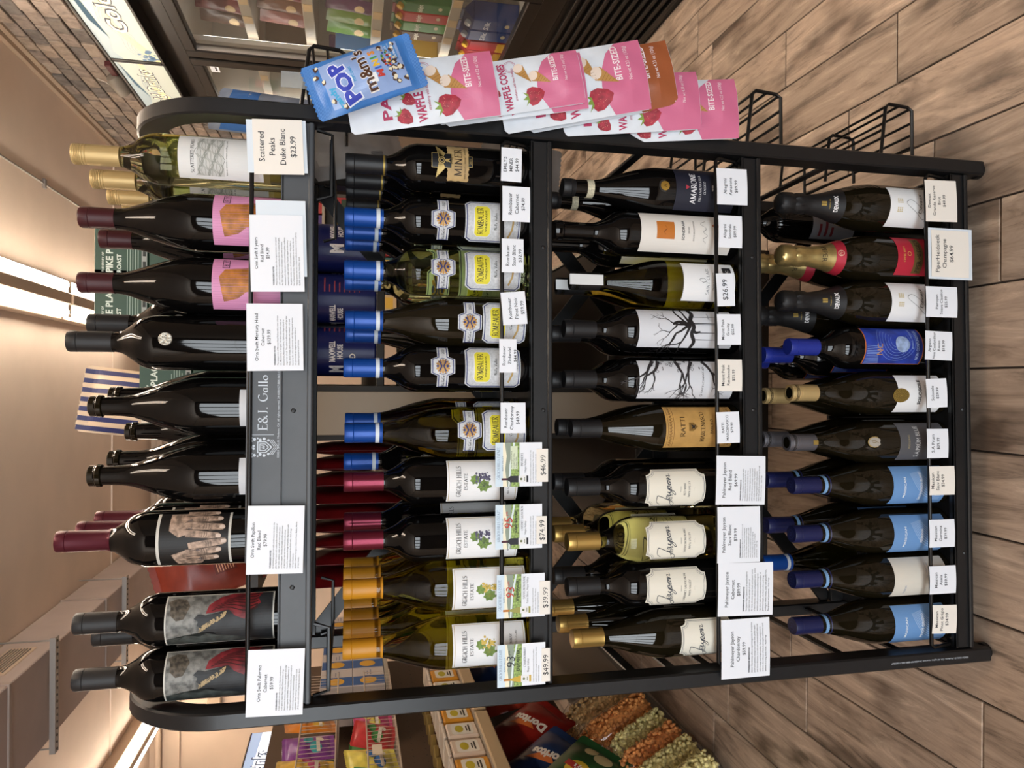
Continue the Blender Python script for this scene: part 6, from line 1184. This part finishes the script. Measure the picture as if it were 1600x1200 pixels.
# popcorn in clear bags on the floor deck
def popcorn_bag(x, y, z, w, h, c, label, seed, lean):
    t = thing('popcorn_sack', label, 'popcorn bag', (x, y, z), rot=lean); r = random.Random(seed); b = MB()
    bm = bmesh.new(); bmesh.ops.create_icosphere(bm, subdivisions=1, radius=1); bm.verts.index_update(); iv = [v.co.copy() for v in bm.verts]; fi = [[v.index for v in f.verts] for f in bm.faces]; bm.free()
    def put_k(px, py, pz, rr):
        q = [r.uniform(.75, 1.25) for _ in iv]; b.add([(px+v.x*rr*k_, py+v.y*rr*k_, pz+v.z*rr*k_) for v, k_ in zip(iv, q)], fi)
    for i in range(430):
        a = r.uniform(0, 2*PI); zz = r.uniform(.012, h*.86); e = min(1, zz/(h*.15)+.55)*(1 if zz < h*.7 else 1-.5*(zz-h*.7)/(h*.3))
        put_k(w*.47*e*math.cos(a), w*.36*e*math.sin(a), zz, r.uniform(.006, .0095))
    for i in range(60): a = r.uniform(0, 2*PI); q = r.random()**.5; put_k(w*.24*q*math.cos(a), w*.2*q*math.sin(a), h*.86, .008)
    core = MB().lathe([(.001, .01), (.3*w, .012), (.40*w, h*.15), (.40*w, h*.68), (.24*w, h*.86), (.001, h*.86)], 14); b.add([(p[0], p[1]*.78, p[2]) for p in core.v], core.f)
    o = b.build('popcorn', M('popcorn_'+c, c, .7, noise=.35, nscale=90), t, 3.2); o['kind'] = 'stuff'
    s = MB().lathe([(.2*w, 0), (.5*w, .004), (.52*w, h*.2), (.52*w, h*.7), (.36*w, h*.95), (.2*w, h*1.08), (.33*w, h*1.25)], 18)
    s.v = [(p[0]+.004*math.sin(40*p[2]+9*p[0]/w), p[1]*.8+.004*math.sin(35*p[2]+7*p[0]/w), p[2]) for p in s.v]; s.f = [f for f in s.f if len(f) == 4]
    s.build('clear_bag', m_film, t, .6)
for i, (x, y, c, w, h, l) in enumerate(((-1.25, 1.62, 'e4bc84', .22, .34, 'caramel popcorn sack at the far end of the row'), (-1.20, 1.42, 'f09c58', .17, .33, 'orange popcorn sack next to the caramel one'), (-1.19, 1.285, 'ecd898', .13, .25, 'pale yellow popcorn sack between the two orange ones'), (-1.18, 1.165, 'ee9a5a', .13, .27, 'orange popcorn sack between two pale yellow ones'), (-1.17, 1.045, 'e8d494', .13, .27, 'pale yellow popcorn sack second from the picture edge'), (-1.16, .925, 'e8d494', .13, .27, 'pale yellow popcorn sack at the picture edge'))):
    popcorn_bag(x+.045, y, .045, w, h, c, l, 200+i, (0, -.48, .1))

# ================================================================== far left: cold-drinks sign, drink packs, exit sign
t = thing('lightbox_sign', 'blue-white backlit cold-drinks sign on the far left side', 'sign', (-2.2, 2.55, 1.53)); L = 1.28
MB().bbox(-.12, 0, 0, -.002, L, .225, .004).build('sign_case', M('sign_black', '15130f', .4), t); fc = MB().box(-.002, .01, .012, 0, L-.01, .213).build('sign_face', M('sign_face_blue', 'a9bede', .4, emit=.8), t)
fn3 = lambda x, y, e: (e/1000, x/1000, y/1000)
put('artwork', D2().poly([(10, 60), (500, 110), (1270, 90), (1270, 150), (500, 170), (10, 130)]).mesh('artwork', M('sign_white', 'e6ecf6', .4, emit=1.1), fn3, .3), fc); put('lettering', D2().text('Cold Drinks', 700, 80, 95, w=640, bold=.07, slant=.2).mesh('lettering', M('sign_dark2', '5a6a86', .5, emit=.1), fn3, .5), fc); put('lettering', D2().text('Cold Drinks', 700, 80, 95, w=640, bold=.02, slant=.2).mesh('lettering', M('sign_white', 'e6ecf6', .4, emit=1.1), fn3, .8), fc)
cb = thing('drinks_cooler', 'dark drinks cooler beneath the far blue-white sign', 'cooler', (-2.22, 2.5, 0)); MB().bbox(-.6, 0, 0, -.02, 1.5, 1.53, .004).build('cabinet', m_frame, cb)
for i in range(2): MB().bbox(-.02, .05+i*.72, .2, 0, .72+i*.72, 1.48, .004).build('door', M('cooler_glass_dark', '2a2f36', .1), cb)
for i, (y, z) in enumerate(((2.72, 1.757), (2.98, 1.757), (3.24, 1.757), (2.72, 1.88), (2.98, 1.88))):
    t = thing('drink_pack', 'shrink-wrapped pack of pale drink cans with red label, %s' % ('lower layer nearest the edge', 'lower layer middle', 'lower layer far end', 'upper layer nearest the edge', 'upper layer far end')[i], 'drink pack', (-2.3, y, z), group='drink packs on the far cooler')
    for k_ in range(3):
        for j in range(2): MB().lathe([(.02, 0), (.028, .004), (.028, .105), (.022, .118), (.001, .118)], 12, (-.03+.06*j, .03+k_*.06, 0)).build('can', M('can_pale', 'cbb8a6', .35), t, .5)
    MB().box(-.064, -.004, .03, .062, .184, .085).build('wrap_label', M('wrap_red', 'b06a62', .4), t)
ex = thing('exit_sign', 'small beige framed sign with a red lower edge on the back wall', 'sign', (wy(335, 1106, 4.70).x, 4.70, wy(335, 1106, 4.70).z)); MB().bbox(-.09, -.02, -.05, .09, .018, .05, .01).build('sign_case', M('sign_beige', 'b09a82', .5), ex); MB().bbox(-.07, -.024, -.03, -.03, -.019, .03, .003).build('red_panel', M('exit_red', 'd8343a', .4, emit=1.5), ex)
# white and blue tea boxes farther down the left shelving top
for i in range(10):
    y = 2.28+(i % 5)*.205; z = .982 if i < 5 else 1.128
    t = thing('cracker_box', 'blue and white box with a yellow disc, %s layer, %s from the candy shelf' % ('lower' if i < 5 else 'upper', 'first second third fourth fifth'.split()[i % 5]), 'food box', (-1.42, y, z), group='blue and white boxes on the far shelving'); b = MB().bbox(-.09, 0, 0, .09, .20, .145, .002).build('carton', M('box_white2', 'b3aaa6', .5), t)
    put('blue_panel', D2().rect(8, 2, 110, 143).mesh('blue_panel', ink('2f5488'), lambda x, y_, e: (.09+e/1000, x/1000, y_/1000), .3), b); put('disc', D2().ell(60, 75, 38).mesh('disc', ink('c9962c'), lambda x, y_, e: (.09+e/1000, x/1000, y_/1000), .5), b); put('print', D2().rect(125, 60, 180, 66).rect(125, 75, 170, 80).mesh('print', ink('7d7a86'), lambda x, y_, e: (.09+e/1000, x/1000, y_/1000), .4), b)
MB().box(-.36, 2.26, .965, -.05, GY1, .98).build('shelf', m_gon, lg_)
# ================================================================== far right corner: stocked shelves against the back wall
fs = thing('back_shelf', 'stocked shelving against the back wall seen past the brick wall', 'shelving unit', (.55, 4.3, 0))
MB().box(0, .36, 0, .9, .38, 1.75).build('back_panel', m_gon, fs)
for z in (.15, .45, .75, 1.05, 1.35, 1.65): MB().bbox(0, 0, z-.02, .9, .36, z, .002).build('shelf', m_gon, fs)
n = 0
for z in (.15, .45, .75, 1.05, 1.35, 1.65):
    x = .02
    while x < .82:
        w = random.uniform(.07, .14); h = random.uniform(.14, .24); c = random.choice(['8a4a2c', '4a6a4a', 'a89068', '2f5a5a', 'b06a5a', 'c9b08a', '7a6a3a', '5a6a8a', 'a83a3a', '54407c'])
        cn = {'8a4a2c': 'brown', '4a6a4a': 'green', 'a89068': 'tan', '2f5a5a': 'teal', 'b06a5a': 'coral', 'c9b08a': 'cream', '7a6a3a': 'olive', '5a6a8a': 'slate blue', 'a83a3a': 'red', '54407c': 'purple'}[c]
        t = thing('grocery_box', '%s grocery box on the %s back-wall shelf, %s from the end' % (cn, {.15: 'lowest', .45: 'second', .75: 'third', 1.05: 'fourth', 1.35: 'fifth', 1.65: 'topmost'}[z], 'first second third fourth fifth sixth seventh eighth ninth tenth eleventh twelfth'.split()[n % 12]), 'grocery box', (.55+x, 4.34, z)); n += 1
        b = MB().bbox(0, 0, 0, w, .18, h, .002).build('carton', M('groc_'+c, c, .5), t); put('print', D2().rect(w*150, h*500, w*850, h*800).mesh('print', ink(random.choice(['d0bfa0', 'b3402c', '3a4a3a', 'd9b24a'])), flat, .3), b); x += w+.012
    n = 0
